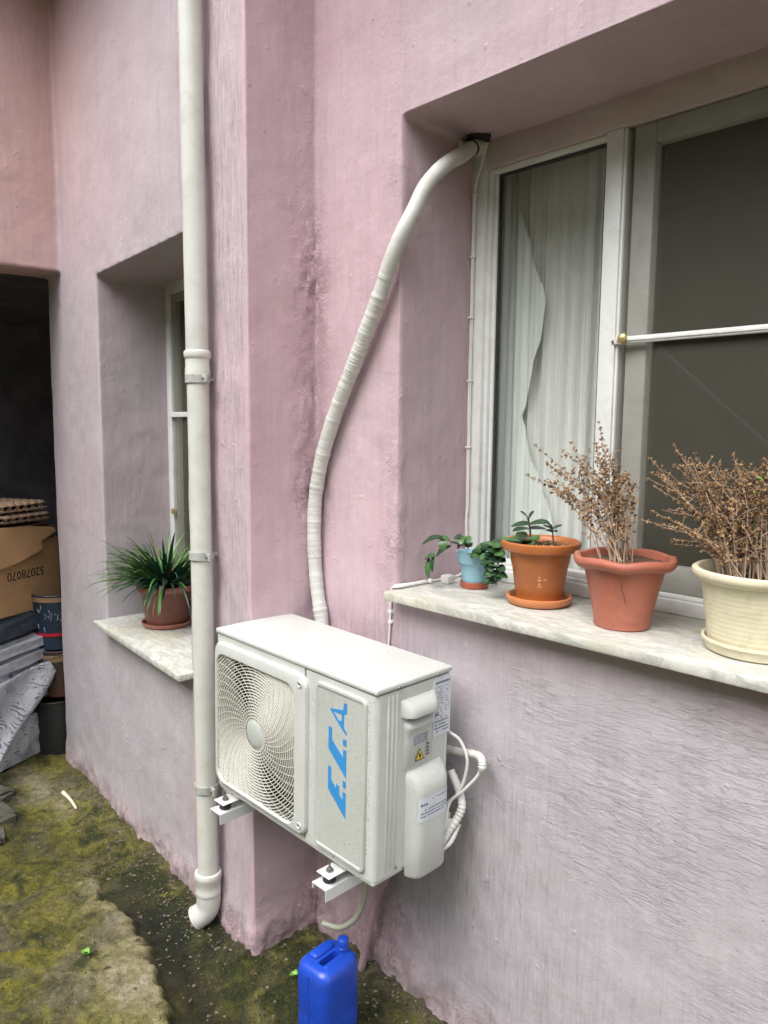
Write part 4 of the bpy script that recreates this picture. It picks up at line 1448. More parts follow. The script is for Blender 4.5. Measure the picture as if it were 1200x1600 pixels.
# lines entering the right rear of the unit
def tubeobj(nm, mat, pts_, r_, parent=None, n_=10):
    b = MB(); b.tube(smoothpath(pts_, 8), r_, n_); return b.build(nm, mat, parent)
t = thing('connection_cable', 'looped white cables hanging out of air conditioner rear corner', 'cable', (0, 0, 0))
tubeobj('cable_run', 'cable', [(-.03, -.082, .93), (-.020, -.075, .889), (.008, -.062, .868), (.030, -.058, .823), (.024, -.060, .770), (.008, -.066, .725), (-.012, -.076, .700), (-.006, -.10, .688), (.010, -.125, .688)], .0042, t)
tubeobj('cable_run', 'cable', [(.071, -.055, .822), (.062, -.055, .79), (.030, -.068, .745), (-.002, -.085, .705), (.012, -.12, .655), (.012, -.14, .635)], .0038, t)
t = thing('taped_line_set', 'short grey taped pipes bending into air conditioner rear valves', 'pipe', (0, 0, 0))
pt_ = smoothpath([(-.08, -.035, .812), (-.01, -.035, .822), (.045, -.04, .834), (.068, -.048, .832), (.075, -.054, .818), (.072, -.055, .80)], 10)
b = MB(); b.tube(pt_, [.0105 + .0008 * math.sin(i * 1.9) for i in range(len(pt_) - 8)] + [.0098 - .0009 * i for i in range(8)], 12); b.build('taped_sleeve', 'tape', t)
pt_ = smoothpath([(-.03, -.05, .77), (.000, -.055, .735), (.020, -.062, .700), (.018, -.075, .670), (.010, -.10, .640), (.008, -.125, .618)], 10)
b = MB(); b.tube(pt_, [.0105 + .0010 * math.sin(i * 2.1) for i in range(len(pt_))], 12); b.build('taped_sleeve', 'tape', t)
b = MB(); b.tube([(.008, -.125, .618), (.007, -.133, .611)], .0092, 12); b.build('foam_end', 'black', t)
tubeobj('taped_sleeve', 'tape', [(.018, -.07, .65), (.018, -.10, .615), (.010, -.125, .600)], .0062, t)

# drain hose below, and painted conduit
tag(tubeobj('drain_hose', 'hose', [(-.262, -.14, .60), (-.270, -.12, .44), (-.276, -.12, .372), (-.286, -.12, .308), (-.308, -.13, .252), (-.350, -.15, .212), (-.406, -.17, .206)], .0085, None, 14), 'grey drain hose curling from underside of the air conditioner', 'hose')
tag(tubeobj('conduit', 'conduit', [(-.265, -.030, .42), (-.288, -.032, .335), (-.320, -.034, .262), (-.350, -.038, .13), (-.376, -.044, .0), (-.385, -.046, -.04)], .0125, None, 14), 'pink painted conduit slanting down wall behind the blue jerrycan', 'conduit')

# ------------------------------------------------------------------ blue jerrycan
jx, jy = -.232, -.296
jz = gz(jx, jy)
jug = thing('jerrycan', 'bright blue plastic jerrycan with small cap standing by the wall', 'jerrycan', (jx, jy, jz))
jug.rotation_euler = (0, 0, R(4))
JH = .268 - jz
def rr_sec(hx, hy, r, z, n=6):
    pts = []
    for (sx, sy, a0) in ((1, 1, 0), (-1, 1, 90), (-1, -1, 180), (1, -1, 270)):
        for i in range(n + 1):
            a = R(a0 + 90 * i / n)
            pts.append((sx * (hx - r) + r * math.cos(a), sy * (hy - r) + r * math.sin(a), z))
    return pts
secs = []
HX, HY, RR_ = .059, .071, .032
for zz, k in ((.0, .90), (.006, .97), (.02, 1.0), (.10, 1.0), (.11, .985), (.118, .985), (.128, 1.0), (JH - .030, 1.0), (JH - .022, .985), (JH - .014, .955), (JH - .008, .90), (JH - .003, .82), (JH, .72)):
    secs.append(rr_sec(HX * k, HY * k, RR_ * k, zz))
b = MB()
k = len(secs[0]); vs = []; fs = []
for l in secs:
    vs += l
for i in range(len(secs) - 1):
    for j in range(k):
        fs.append((i * k + j, i * k + (j + 1) % k, (i + 1) * k + (j + 1) % k, (i + 1) * k + j))
fs.append(tuple(range(k))[::-1])
# top with a sunken slot along the handle (x offset) : build top as ring to slot outline, then slot walls
slot = []
top = secs[-1]
for p in top:
    slot.append((.010 + p[0] * .26, -.006 + p[1] * .62, JH))
sl2 = [(q[0], q[1], JH - .030) for q in slot]
bi = len(vs)
vs += slot + sl2
o_ = (len(secs) - 1) * k
for j in range(k):
    j2 = (j + 1) % k
    fs.append((o_ + j, o_ + j2, bi + j2, bi + j))
    fs.append((bi + j, bi + j2, bi + k + j2, bi + k + j))
fs.append(tuple(bi + k + j for j in range(k)))
b.add(vs, fs)
b.build('body', 'jug', jug, angle=50)
b = MB()
# raised shoulder hump and handle rail
b.rbox((-.040, -.036, JH - .006), (-.010, .038, JH + .010), .009, 3)
b.build('shoulder', 'jug', jug, angle=60)
b = MB(); b.rbox((.0215, -.040, JH - .004), (.036, .030, JH + .004), .004, 3)
b.build('handle', 'jug', jug, angle=60)
b = MB(); b.lathe([(.0, JH + .034), (.012, JH + .034), (.0145, JH + .032), (.0150, JH + .020), (.0150, JH + .012), (.0165, JH + .011), (.0165, JH + .006), (.014, JH + .004), (.0155, JH - .004)], c=(.014, .042, 0), n=24)
b.build('cap', 'jug', jug, angle=50)
b = MB(); b.rbox((.0485, -.0625, .02), (.0535, -.0575, JH - .02), .002, 1, Matrix.Translation((-.0022, .0052, 0)))
b.rbox((-.002, -.0728, .02), (.002, -.0700, JH - .02), .001, 1)
b.build('mould_seam', 'jug', jug)

# ------------------------------------------------------------------ pots
def pot_parts(t, body_prof, body_mat, soil_r, soil_z, saucer=None, sm=None, wav=None, n=56):
    b = MB(); b.lathe(body_prof, n=n, wav=wav); b.build('pot', body_mat, t, angle=40)
    if saucer:
        b = MB(); b.lathe(saucer, n=n); b.build('saucer', sm, t, angle=40)
    vs = [(0, 0, soil_z + .004)]; fs = []
    rr = random.Random(int(soil_r * 1e5))
    rings = 9; nn_ = 28
    for i in range(1, rings + 1):
        for j in range(nn_):
            a = 6.283 * j / nn_
            q = soil_r * i / rings
            vs.append((q * math.cos(a), q * math.sin(a), soil_z + (rr.uniform(-.003, .004) if i < rings else -.003)))
    for j in range(nn_):
        fs.append((0, 1 + j, 1 + (j + 1) % nn_))
    for i in range(rings - 1):
        for j in range(nn_):
            a = 1 + i * nn_; j2 = (j + 1) % nn_
            fs.append((a + j, a + nn_ + j, a + nn_ + j2, a + j2))
    b = MB(); b.add(vs, fs); b.build('soil', 'soil', t)

ZP = ZS_B
# light blue pot
t1 = thing('potted_plant', 'trailing succulent in small light blue pot with red saucer on sill', 'potted plant', (-.148, .180, ZP))
pot_parts(t1, [(.034, .010), (.036, .014), (.0395, .045), (.045, .070), (.0465, .072), (.0505, .073), (.0515, .076), (.0545, .098), (.0555, .101), (.0545, .103), (.051, .102), (.0495, .096), (.048, .085)], 'pot_blue', .0485, .090,
          [(0, .0008), (.036, .0008), (.0395, .003), (.0415, .018), (.040, .0195), (.038, .017), (.037, .006), (0, .005)], 'pot_red')
def succ_leaf(t, base, tip, wd, mat='succ', nrm=(0, -.4, 1), cv=.12):
    b = MB()
    bl = Vector(base) - t.location; tp = Vector(tip) - t.location
    leafmesh(b, bl, tp, wd, nrm, cv, 6, .10, True)
    # thickness: second shell
    v0 = len(b.v)
    off = Vector(nrm).normalized() * -.0018
    b.add([Vector(v) + off for v in b.v[:v0]], [f_[::-1] for f_ in b.f])
    b.build('leaf', mat, t)
# left arching shoots, built with overlapping flat pads
L1 = [((-.166, .150, 1.318), (-.196, .110, 1.350), .010), ((-.194, .112, 1.352), (-.228, .075, 1.352), .013), ((-.228, .078, 1.352), (-.240, .062, 1.318), .012), ((-.183, .115, 1.348), (-.205, .090, 1.322), .011),
      ((-.205, .092, 1.322), (-.232, .070, 1.305), .012), ((-.222, .075, 1.312), (-.224, .068, 1.272), .007), ((-.233, .068, 1.302), (-.236, .060, 1.262), .0085), ((-.236, .062, 1.268), (-.235, .060, 1.236), .0075)]
L1 = [((-.166, .150, 1.312), (-.190, .100, 1.340), .011), ((-.192, .098, 1.346), (-.222, .080, 1.350), .011), ((-.208, .082, 1.355), (-.256, .055, 1.332), .0135), ((-.205, .085, 1.350), (-.195, .075, 1.318), .012),
      ((-.190, .100, 1.330), (-.222, .075, 1.298), .0125), ((-.222, .072, 1.302), (-.252, .060, 1.288), .012), ((-.226, .070, 1.298), (-.224, .062, 1.256), .006), ((-.240, .066, 1.292), (-.236, .060, 1.236), .0085)]
for i, (a, c, wd) in enumerate(L1):
    k_ = .018 * min(1, (.18 - c[1]) / .1)
    a = (a[0] + k_, a[1], a[2]); c = (c[0] + k_, c[1], c[2])
    succ_leaf(t1, a, c, wd * 1.12, 'succ' if i % 2 else 'succ_dk')
rq = random.Random(11)
cent = Vector((-.110, .150, 1.318))
shoots = [[(-.150, .150, 1.318), (-.142, .125, 1.352), (-.135, .10, 1.36)], [(-.130, .150, 1.315), (-.108, .120, 1.345), (-.085, .10, 1.350), (-.068, .09, 1.325)],
          [(-.125, .150, 1.312), (-.095, .115, 1.335), (-.070, .095, 1.318), (-.058, .09, 1.285)], [(-.118, .140, 1.310), (-.100, .105, 1.318), (-.085, .090, 1.290), (-.080, .085, 1.255)],
          [(-.118, .145, 1.310), (-.085, .110, 1.312), (-.068, .09, 1.285), (-.064, .085, 1.245)], [(-.12, .15, 1.312), (-.098, .13, 1.34), (-.075, .12, 1.352), (-.048, .115, 1.352)]]
for si_, sh in enumerate(shoots):
    if si_:
        sh = [sh[0]] + [(p[0] + .054, p[1] + .012, p[2]) for p in sh[1:]]
    b = MB(); sp2 = smoothpath([Vector(p) - t1.location for p in sh], 6); b.tube(sp2, .0016, 6); b.build('stem', 'stem', t1)
    for k_ in range(2, len(sp2), 3):
        p = Vector(sp2[k_]) + t1.location
        for sgn in (-1, 1):
            dv = Vector((rq.uniform(-.4, .4) + sgn * .8, rq.uniform(-.9, .1), rq.uniform(-.7, .5))).normalized()
            succ_leaf(t1, p, p + dv * rq.uniform(.022, .036), rq.uniform(.010, .0150), rq.choice(('succ', 'succ_dk', 'succ_dk')), (rq.uniform(-.3, .3), -.5, 1))

# orange pot with saucer
t2 = thing('potted_plant', 'young round leaved jade plant in orange pot with matching saucer', 'potted plant', (.088, .152, ZP))
pot_parts(t2, [(.052, .008), (.058, .010), (.060, .022), (.0615, .034), (.0625, .036), (.071, .098), (.0725, .100), (.0725, .104), (.0745, .108), (.078, .134), (.080, .140), (.092, .141), (.099, .144), (.1015, .150), (.1035, .158), (.103, .164), (.099, .167), (.094, .166), (.089, .160), (.086, .150)], 'pot_orange', .0875, .152,
          [(0, .001), (.072, .001), (.078, .003), (.083, .010), (.0855, .018), (.085, .022), (.081, .0235), (.077, .021), (.073, .009), (0, .007)], 'pot_rim_o')
# embossed mark on the pot
b = MB()
for (a_, z_, s_) in ((-.03, .062, .004), (-.06, .072, .0035), (0.0, .072, .0035), (-.03, .080, .0035), (.16, .074, .003), (.22, .074, .003), (-.05, .055, .003), (.04, .056, .003)):
    rr_ = .0655 + (z_ - .06) * .14 + .0008
    aa = R(-55) + a_
    b.lathe([(0, .0008), (s_ * .6, .0008), (s_, 0)], n=8, mat=Matrix.Translation((rr_ * math.cos(aa), rr_ * math.sin(aa), z_)) @ Matrix.Rotation(aa, 4, 'Z') @ Matrix.Rotation(R(90), 4, 'Y'))
b.build('embossed_mark', 'pot_rim_o', t2)
JW = [((.058, .14, 1.368), [(.060, .14, 1.434)]), ]
b = MB(); b.tube(smoothpath([Vector((.066, .140, 1.352)) - t2.location, Vector((.064, .138, 1.395)) - t2.location, Vector((.058, .135, 1.428)) - t2.location], 5), .0028, 7); b.build('stem', 'stem', t2)
for (a, c, wd) in (((.062, .137, 1.412), (.022, .125, 1.404), .0125), ((.062, .137, 1.412), (.104, .150, 1.418), .0125), ((.060, .135, 1.426), (.048, .120, 1.442), .008), ((.060, .135, 1.426), (.070, .140, 1.443), .008),
                   ((.062, .137, 1.40), (.045, .10, 1.396), .011), ((.062, .137, 1.40), (.085, .17, 1.398), .011), ((.064, .137, 1.375), (.030, .115, 1.372), .014), ((.064, .137, 1.378), (.095, .12, 1.376), .013),
                   ((.050, .125, 1.362), (.022, .100, 1.362), .013), ((.055, .12, 1.362), (.060, .085, 1.364), .013), ((.050, .13, 1.362), (.018, .13, 1.368), .012), ((.07, .12, 1.362), (.10, .095, 1.366), .010), ((.040, .11, 1.364), (.012, .085, 1.370), .012), ((.062, .11, 1.366), (.045, .078, 1.372), .012), ((.075, .11, 1.366), (.082, .080, 1.374), .011), ((.048, .14, 1.37), (.020, .150, 1.382), .012)):
    c = tuple(a[i_] + (c[i_] - a[i_]) * 1.18 for i_ in range(3))
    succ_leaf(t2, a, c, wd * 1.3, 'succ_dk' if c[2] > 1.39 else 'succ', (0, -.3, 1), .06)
b = MB(); b.tube(smoothpath([Vector((.128, .150, 1.352)) - t2.location, Vector((.128, .146, 1.385)) - t2.location, Vector((.127, .143, 1.408)) - t2.location], 5), .002, 7); b.build('stem', 'stem', t2)
for (a, c, wd) in (((.127, .143, 1.405), (.108, .13, 1.414), .006), ((.127, .143, 1.405), (.148, .155, 1.416), .006), ((.127, .143, 1.408), (.122, .12, 1.424), .006), ((.127, .143, 1.400), (.150, .13, 1.402), .006), ((.127, .143, 1.398), (.104, .15, 1.40), .006)):
    succ_leaf(t2, a, c, wd, 'succ_dk', (0, -.3, 1), .06)
b = MB(); rs = random.Random(3)
for i in range(110):
    a = rs.random() * 6.28; q = .075 * math.sqrt(rs.random()); pebble(b, (q * math.cos(a) + .012, q * math.sin(a), .156 + rs.random() * .004), rs.uniform(.002, .0045), rs)
lit = b.build('dead_leaf_litter', 'seed', t2, smooth=False); lit['kind'] = 'stuff'

# terracotta coloured pot with wavy rim
def wavy3(i, a):
    if i >= 9:
        return (.0015 * math.cos(a * 6), -.0042 * (math.cos(a * 6 + .4) * .5 + .5) ** 1.6)
    return (0, 0)
t3 = thing('potted_plant', 'dried basil stalks in terracotta coloured pot with scalloped rim', 'potted plant', (.345, .108, ZP))
pot_parts(t3, [(.060, .001), (.063, .003), (.0645, .020), (.0655, .022), (.0665, .034), (.078, .085), (.090, .136), (.0915, .140), (.093, .143), (.101, .142), (.110, .146), (.1155, .153), (.1165, .160), (.113, .166), (.106, .168), (.100, .165), (.097, .157), (.094, .145)], 'pot_pink', .096, .150, wav=wavy3, n=96)
b = MB()
b.tube(smoothpath([(.0865 * math.cos(R(-66)), .0865 * math.sin(R(-66)), .118), (.0822 * math.cos(R(-65)), .0822 * math.sin(R(-65)), .10), (.0790 * math.cos(R(-61)), .0790 * math.sin(R(-61)), .085), (.0748 * math.cos(R(-59)), .0748 * math.sin(R(-59)), .068)], 3), .0005, 5); b.build('crack', 'inkb', t3)
# cream pot
t4 = thing('potted_plant', 'bushy dried basil in ribbed cream coloured pot at right', 'potted plant', (.636, .128, ZP))
prof = [(.0, .002), (.088, .002), (.092, .006)]
for i in range(13):
    zz = .010 + i * .0098
    r_ = .0930 + (zz / .14) * .020
    prof += [(r_, zz), (r_ + .0012, zz + .003), (r_ + .0014, zz + .007)]
prof += [(.1155, .140), (.118, .146), (.126, .150), (.1325, .156), (.1345, .163), (.1330, .169), (.1285, .172), (.122, .171), (.117, .165), (.1135, .150), (.110, .135)]
pot_parts(t4, prof, 'pot_cream', .1125, .142, [(0, .0006), (.094, .0006), (.100, .004), (.1045, .020), (.1085, .023), (.1085, .027), (.103, .0275), (.100, .024), (.097, .004)], 'pot_cream', n=72)

# dried basil: thin branching stalks with many small husks (uncountable)
def dry_plant(t, base_r, soil_z, tips, per_tip, seed, dens=1.0, spread=.02, topx=0):
    rn = random.Random(seed)
    st = MB(); hk = MB(); hk2 = MB()
    def husk(mb, p, r):
        d1 = Vector((rn.gauss(0, 1), rn.gauss(0, 1), rn.gauss(0, 1))).normalized()
        d2 = d1.cross(Vector((rn.gauss(0, 1), rn.gauss(0, 1), rn.gauss(0, 1)))).normalized()
        d3 = d1.cross(d2)
        vs = [p + d1 * r * 1.5, p - d1 * r * 1.2, p + d2 * r, p - d2 * r * .8 + d3 * r * .5, p - d3 * r * .8]
        mb.add(vs, [(0, 2, 3), (0, 3, 4), (0, 4, 2), (1, 3, 2), (1, 4, 3), (1, 2, 4)])
    for tip in tips:
        for k_ in range(per_tip):
            tp = Vector(tip) - t.location + Vector((rn.gauss(0, spread), rn.gauss(0, spread * 1.2), rn.gauss(0, spread))) * (1 if k_ else .2)
            a = rn.random() * 6.28; q = base_r * math.sqrt(rn.random())
            bs = Vector((q * math.cos(a), q * math.sin(a), soil_z))
            bs = bs + Vector(((tp.x - bs.x) * .12, (tp.y - bs.y) * .12, 0))
            mid = bs.lerp(tp, .5) + Vector((rn.gauss(0, .012) - (tp.x - bs.x) * .10, rn.gauss(0, .012), .03 + rn.gauss(0, .008)))
            pth = smoothpath([bs, mid, tp], 9)
            n_ = len(pth)
            st.tube(pth, [.0016 * (1 - .72 * i / n_) for i in range(n_)], 4, cap=False)
            for i in range(3, n_):
                p = pth[i]; q2 = i / n_
                # whorls of husks along the upper two thirds
                cnt = int((3 + 8 * q2) * dens * (1 if q2 > .35 else .35))
                for _ in range(cnt):
                    rr_ = rn.uniform(.0012, .0052) * (1.15 - .5 * q2)
                    off = Vector((rn.gauss(0, 1), rn.gauss(0, 1), rn.gauss(0, .8))).normalized() * rn.uniform(.002, .0085 * (1.35 - .75 * q2))
                    husk(hk if rn.random() < .78 else hk2, p + off, rr_ * .95)
                # side twigs
                if 2 < i < n_ - 4 and rn.random() < .55:
                    dv = Vector((rn.gauss(0, 1), rn.gauss(0, 1), rn.uniform(.3, 1.4))).normalized() * rn.uniform(.02, .055)
                    e = p + dv
                    st.tube([p, p + dv * .55 + Vector((0, 0, .003)), e], [.0007, .0006, .0004], 3, cap=False)
                    for j in range(int(9 * dens)):
                        qq = rn.uniform(.35, 1.0)
                        husk(hk if rn.random() < .72 else hk2, p + dv * qq + Vector((rn.gauss(0, .003), rn.gauss(0, .003), rn.gauss(0, .003))), rn.uniform(.0014, .0036))
    o = st.build('stalks', 'twig', t)
    o['kind'] = 'stuff'
    o = hk.build('seed_husks', 'seed', t, smooth=False); o['kind'] = 'stuff'
    o = hk2.build('dark_husks', 'seed2', t, smooth=False); o['kind'] = 'stuff'
tips3 = [(.081, .12, 1.617), (.064, .12, 1.535), (.165, .12, 1.603), (.19, .12, 1.625), (.257, .12, 1.673), (.276, .12, 1.605), (.303, .12, 1.555), (.344, .13, 1.535), (.21, .14, 1.581), (.111, .13, 1.577), (.142, .13, 1.499), (.351, .10, 1.557), (.23, .15, 1.53), (.29, .12, 1.50), (.17, .10, 1.53)]
dry_plant(t3, .050, .150, tips3[:5], 1, 21, .75, .006)
dry_plant(t3, .050, .150, tips3[5:], 2, 22, .85, .020)
tips4 = [(.379, .14, 1.565), (.444, .14, 1.589), (.471, .14, 1.600), (.513, .14, 1.585), (.554, .14, 1.575), (.565, .14, 1.600), (.611, .14, 1.569), (.628, .14, 1.596), (.406, .14, 1.480), (.40, .12, 1.525), (.455, .10, 1.42), (.506, .14, 1.50), (.48, .16, 1.54), (.55, .10, 1.52), (.60, .12, 1.53), (.66, .10, 1.58), (.72, .12, 1.57), (.70, .08, 1.52), (.77, .12, 1.55), (.53, .18, 1.56), (.44, .18, 1.55), (.64, .18, 1.58)]
dry_plant(t4, .062, .142, tips4, 3, 31, .75, .022)
# two last living sprigs at the far right
for (bx_, tp_) in (((.62, .10, 1.45), (.645, .08, 1.575)),):
    b = MB(); b.tube([Vector(bx_) - t4.location, Vector(tp_) - t4.location], .001, 5); b.build('stem', 'stem', t4)
    for i in range(5):
        p = Vector(bx_).lerp(Vector(tp_), .5 + i * .12)
        succ_leaf(t4, p, p + Vector((rn_ := (-1) ** i * .012, -.006, .008)), .004, 'weed')

# strap leaved plant in the left window
PA = AW(1.04, -.165, ZS_A)
t5 = thing('potted_plant', 'spiky green spider plant in brown pot on left window sill', 'potted plant', PA)
pot_parts(t5, [(.080, .008), (.084, .010), (.088, .03), (.104, .150), (.106, .152), (.113, .153), (.119, .158), (.121, .168), (.120, .177), (.116, .180), (.110, .178), (.106, .168)], 'pot_brown', .107, .165,
          [(0, .001), (.090, .001), (.098, .004), (.1045, .016), (.104, .020), (.100, .021), (.096, .018), (.094, .006), (0, .005)], 'pot_brown_rim', n=48)
b = MB(); b.lathe([(.1135, .1535), (.1198, .158), (.1218, .168), (.1208, .1775), (.1165, .181)], n=48); b.build('pot_rim', 'pot_brown_rim', t5)
rb = random.Random(17)
def blade(t, base, dirv, L, wd, droop, mat):
    b = MB(); vs = []; fs = []
    n_ = 9
    dh = Vector((dirv[0], dirv[1], 0)).normalized()
    sd_ = Vector((-dh.y, dh.x, 0))
    el = dirv[2]
    p = Vector(base)
    for i in range(n_ + 1):
        q = i / n_
        w_ = wd * (1 - q) ** .7 * min(1, .6 + q * 2) + .0004
        vs += [p - sd_ * w_ + Vector((0, 0, w_ * .5)), p, p + sd_ * w_ + Vector((0, 0, w_ * .5))]
        e = el - droop * q
        p = p + (dh * math.cos(e) + Vector((0, 0, math.sin(e)))) * (L / n_)
    for i in range(n_):
        a = i * 3
        fs += [(a, a + 1, a + 4, a + 3), (a + 1, a + 2, a + 5, a + 4)]
    b.add(vs, fs)
    return b.build('leaf', mat, t)
for i in range(230):
    a = rb.random() * 6.283
    # fuller towards the light (front) and the left
    if math.sin(a) > .55 and rb.random() < .4:
        a = -a
    q = .085 * math.sqrt(rb.random())
    bs = (q * math.cos(a) * .9, q * math.sin(a) * .9, .166)
    inner_ = q < .05
    el = R(rb.uniform(55, 89)) if inner_ else R(rb.uniform(22, 72))
    L = rb.uniform(.16, .30)
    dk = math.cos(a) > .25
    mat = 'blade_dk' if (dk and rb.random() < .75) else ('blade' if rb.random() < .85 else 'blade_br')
    blade(t5, bs, (math.cos(a), math.sin(a), el), L, rb.uniform(.0085, .0135), R(rb.uniform(25, 95)), mat)
for (dx_, dy_, el, L, dr_, mt_) in ((-.9, -.42, 18, .33, 30, 'blade_br'), (-.95, -.2, 30, .28, 35, 'blade_dk'), (-.8, .1, 52, .27, 40, 'blade_dk'), (-.75, -.5, 40, .26, 30, 'blade_br'), (-.5, -.5, 60, .24, 20, 'blade_dk'),
                                    (.35, -.6, 75, .22, 10, 'blade_dk'), (.2, -.7, 80, .21, 10, 'blade_dk'), (.5, -.5, 70, .22, 20, 'blade_dk'), (.1, -.6, -10, .15, 80, 'blade'), (-.3, -.8, -5, .15, 85, 'blade_br'), (.5, -.7, 0, .16, 90, 'blade'), (.6, -.6, 0, .17, 85, 'blade_br')):
    blade(t5, (dx_ * .07, dy_ * .07, .168), (dx_, dy_, R(el)), L, .0042, R(dr_), mt_)

# ------------------------------------------------------------------ things stored in the alcove
AZ = R(114.2)
DV = Vector((math.cos(AZ), math.sin(AZ), 0)); NV = Vector((DV.y, -DV.x, 0))
if NV.dot(Vector((1, -1, 0))) < 0:
    NV = -NV
P0 = Vector((-2.947, .042, 0))
def CM():
    # local x along DV, y = outwards normal (towards camera), z up
    return Matrix(((DV.x, NV.x, 0, P0.x), (DV.y, NV.y, 0, P0.y), (0, 0, 1, 0), (0, 0, 0, 1)))
cm = CM()
GZ = -.11
# black bin
def bin_(c, r0_, r1_, h, mat, lab, z0=GZ, extra=None, name='bucket', cat='bucket'):
    t = thing(name, lab, cat, (c[0], c[1], z0))
    b = MB(); b.lathe([(0, .002), (r0_ * .97, .002), (r0_, .006), (r1_, h - .012), (r1_ + .004, h - .010), (r1_ + .006, h - .004), (r1_ + .004, h), (r1_ - .002, h - .001), (r0_ - .003, .02), (0, .02)], n=40)
    b.build('body', mat, t)
    return t
c_bin = AW(2.19, -.005, 0)
bin_(c_bin, .118, .128, .315, 'bin', 'black plastic bin on the ground just left of wall corner', GZ, name='bin', cat='bin')
c_b2 = AW(2.22, -.035, 0)
tb = bin_(c_b2, .108, .120, .26, 'bucket2', 'stained brown bucket resting on top of the black bin', GZ + .316)
b = MB(); b.tube([( .123 * math.cos(a * .1963), .123 * math.sin(a * .1963), .255 - .05 * abs(math.sin(a * .1963))) for a in range(33)], .002, 6); b.build('handle', 'screw', tb)
b = MB(); b.lathe([(.1178, .20), (.1205, .2005), (.1215, .235), (.119, .2355)], n=40); b.build('band', 'box_dk', tb)
tc_ = bin_(AW(2.22, -.03, 0), .112, .122, .30, 'bucket', 'navy printed bucket with red band topping the bucket stack', GZ + .316 + .262)
b = MB(); b.lathe([(.1165, .078), (.1195, .079), (.1200, .094), (.1170, .095)], n=40); b.build('red_band', 'red', tc_)
b = MB(); b.lathe([(.1215, .262), (.1240, .263), (.1248, .288), (.122, .289)], n=40); b.build('rim_band', 'box_dk', tc_)
b = MB(); rk = random.Random(6)
for i in range(60):
    a = R(rk.uniform(180, 360)); zz = rk.uniform(.13, .24)
    r_ = .112 + .010 * zz / .3 + .0015
    a2 = a + rk.uniform(-.12, .12); z2 = zz + rk.uniform(-.03, .03)
    b.tube([(r_ * math.cos(a), r_ * math.sin(a), zz), (r_ * math.cos((a + a2) / 2), r_ * math.sin((a + a2) / 2), (zz + z2) / 2 + .004), (r_ * math.cos(a2), r_ * math.sin(a2), z2)], .0016, 4)
o = b.build('faded_print', 'bwhite', tc_, smooth=False)

# crumpled sheets: stacked bundles
def bundle(name, mat, lab, x0, x1, z0, z1, y0, y1, tilt=0, amp=.012, seed=1, grp=None):
    bm_ = bmesh.new()
    bmesh.ops.create_cube(bm_, size=1)
    bmesh.ops.bevel(bm_, geom=list(bm_.edges), offset=.16, segments=3, affect='EDGES')
    bmesh.ops.subdivide_edges(bm_, edges=list(bm_.edges), cuts=5, use_grid_fill=True)
    cs = np.array([v.co[:] for v in bm_.verts])
    sz_ = np.array([x1 - x0, y1 - y0, z1 - z0])
    wc = cs * sz_ + np.array([(x0 + x1) / 2, (y0 + y1) / 2, (z0 + z1) / 2])
    nn2 = fbm(wc * np.array([7, 7, 16]), 4, seed * 10)
    nn3 = fbm(wc * np.array([5, 5, 30]), 2, seed * 10 + 5)
    for v, c_, k1, k2 in zip(bm_.verts, wc, nn2, nn3):
        d_ = v.co.normalized()
        v.co = Vector(c_) + Vector((d_.x, d_.y, d_.z * .6)) * (k1 * amp + k2 * amp * .6)
        v.co.z += tilt * (v.co.x - x0)
    mb = MB(); mb.bm(bm_, cm)
    o = mb.build(name, mat, None, angle=80)
    tag(o, lab, 'sheet', grp)
    return o
bundle('folded_sheet', 'sheet', 'striped printed grey sheets piled lowest beside the black bin', -.60, -.125, GZ - .02, .20, -.20, .06, 0, .016, 1)
bundle('folded_sheet', 'sheet', 'crumpled printed grey plastic sheet draped over the pile', -.62, -.085, .17, .405, -.22, .09, .05, .022, 2)
bundle('folded_sheet', 'sheet2', 'pale grey folded sheet second from top of the pile', -.62, -.06, .395, .47, -.22, .075, .05, .009, 3)
bundle('folded_sheet', 'sheet2', 'pale grey rolled sheet on top of the pile', -.62, -.065, .472, .545, -.22, .07, .04, .008, 4)
bundle('tarpaulin', 'tarp', 'dark crumpled tarpaulin squeezed under the cardboard box', -.62, -.075, .55, .668, -.25, .04, .05, .015, 5)
# hanging flap of the draped sheet
vs, fs = [], []
nx_, nz_ = 30, 24
for j in range(nz_ + 1):
    t_ = j / nz_
    for i in range(nx_ + 1):
        q = i / nx_
        xr_ = -.10 - .42 * t_ ** 1.2
        xx = -.62 + (xr_ + .62) * q
        zz = .385 - .36 * t_ + .04 * q * (1 - t_)
        vs.append((xx, .10 + .035 * math.sin(q * 7 + t_ * 4) * (.4 + t_ * .6) + .03 * t_, zz))
for j in range(nz_):
    for i in range(nx_):
        a = j * (nx_ + 1) + i
        fs.append((a, a + 1, a + nx_ + 2, a + nx_ + 1))
b = MB(); b.add(vs, fs, cm)
o = b.build('hanging_sheet', 'sheet')
so_ = o.modifiers.new('s', 'SOLIDIFY'); so_.thickness = .003
tag(o, 'loose corner of printed grey sheet hanging down at left edge', 'sheet')

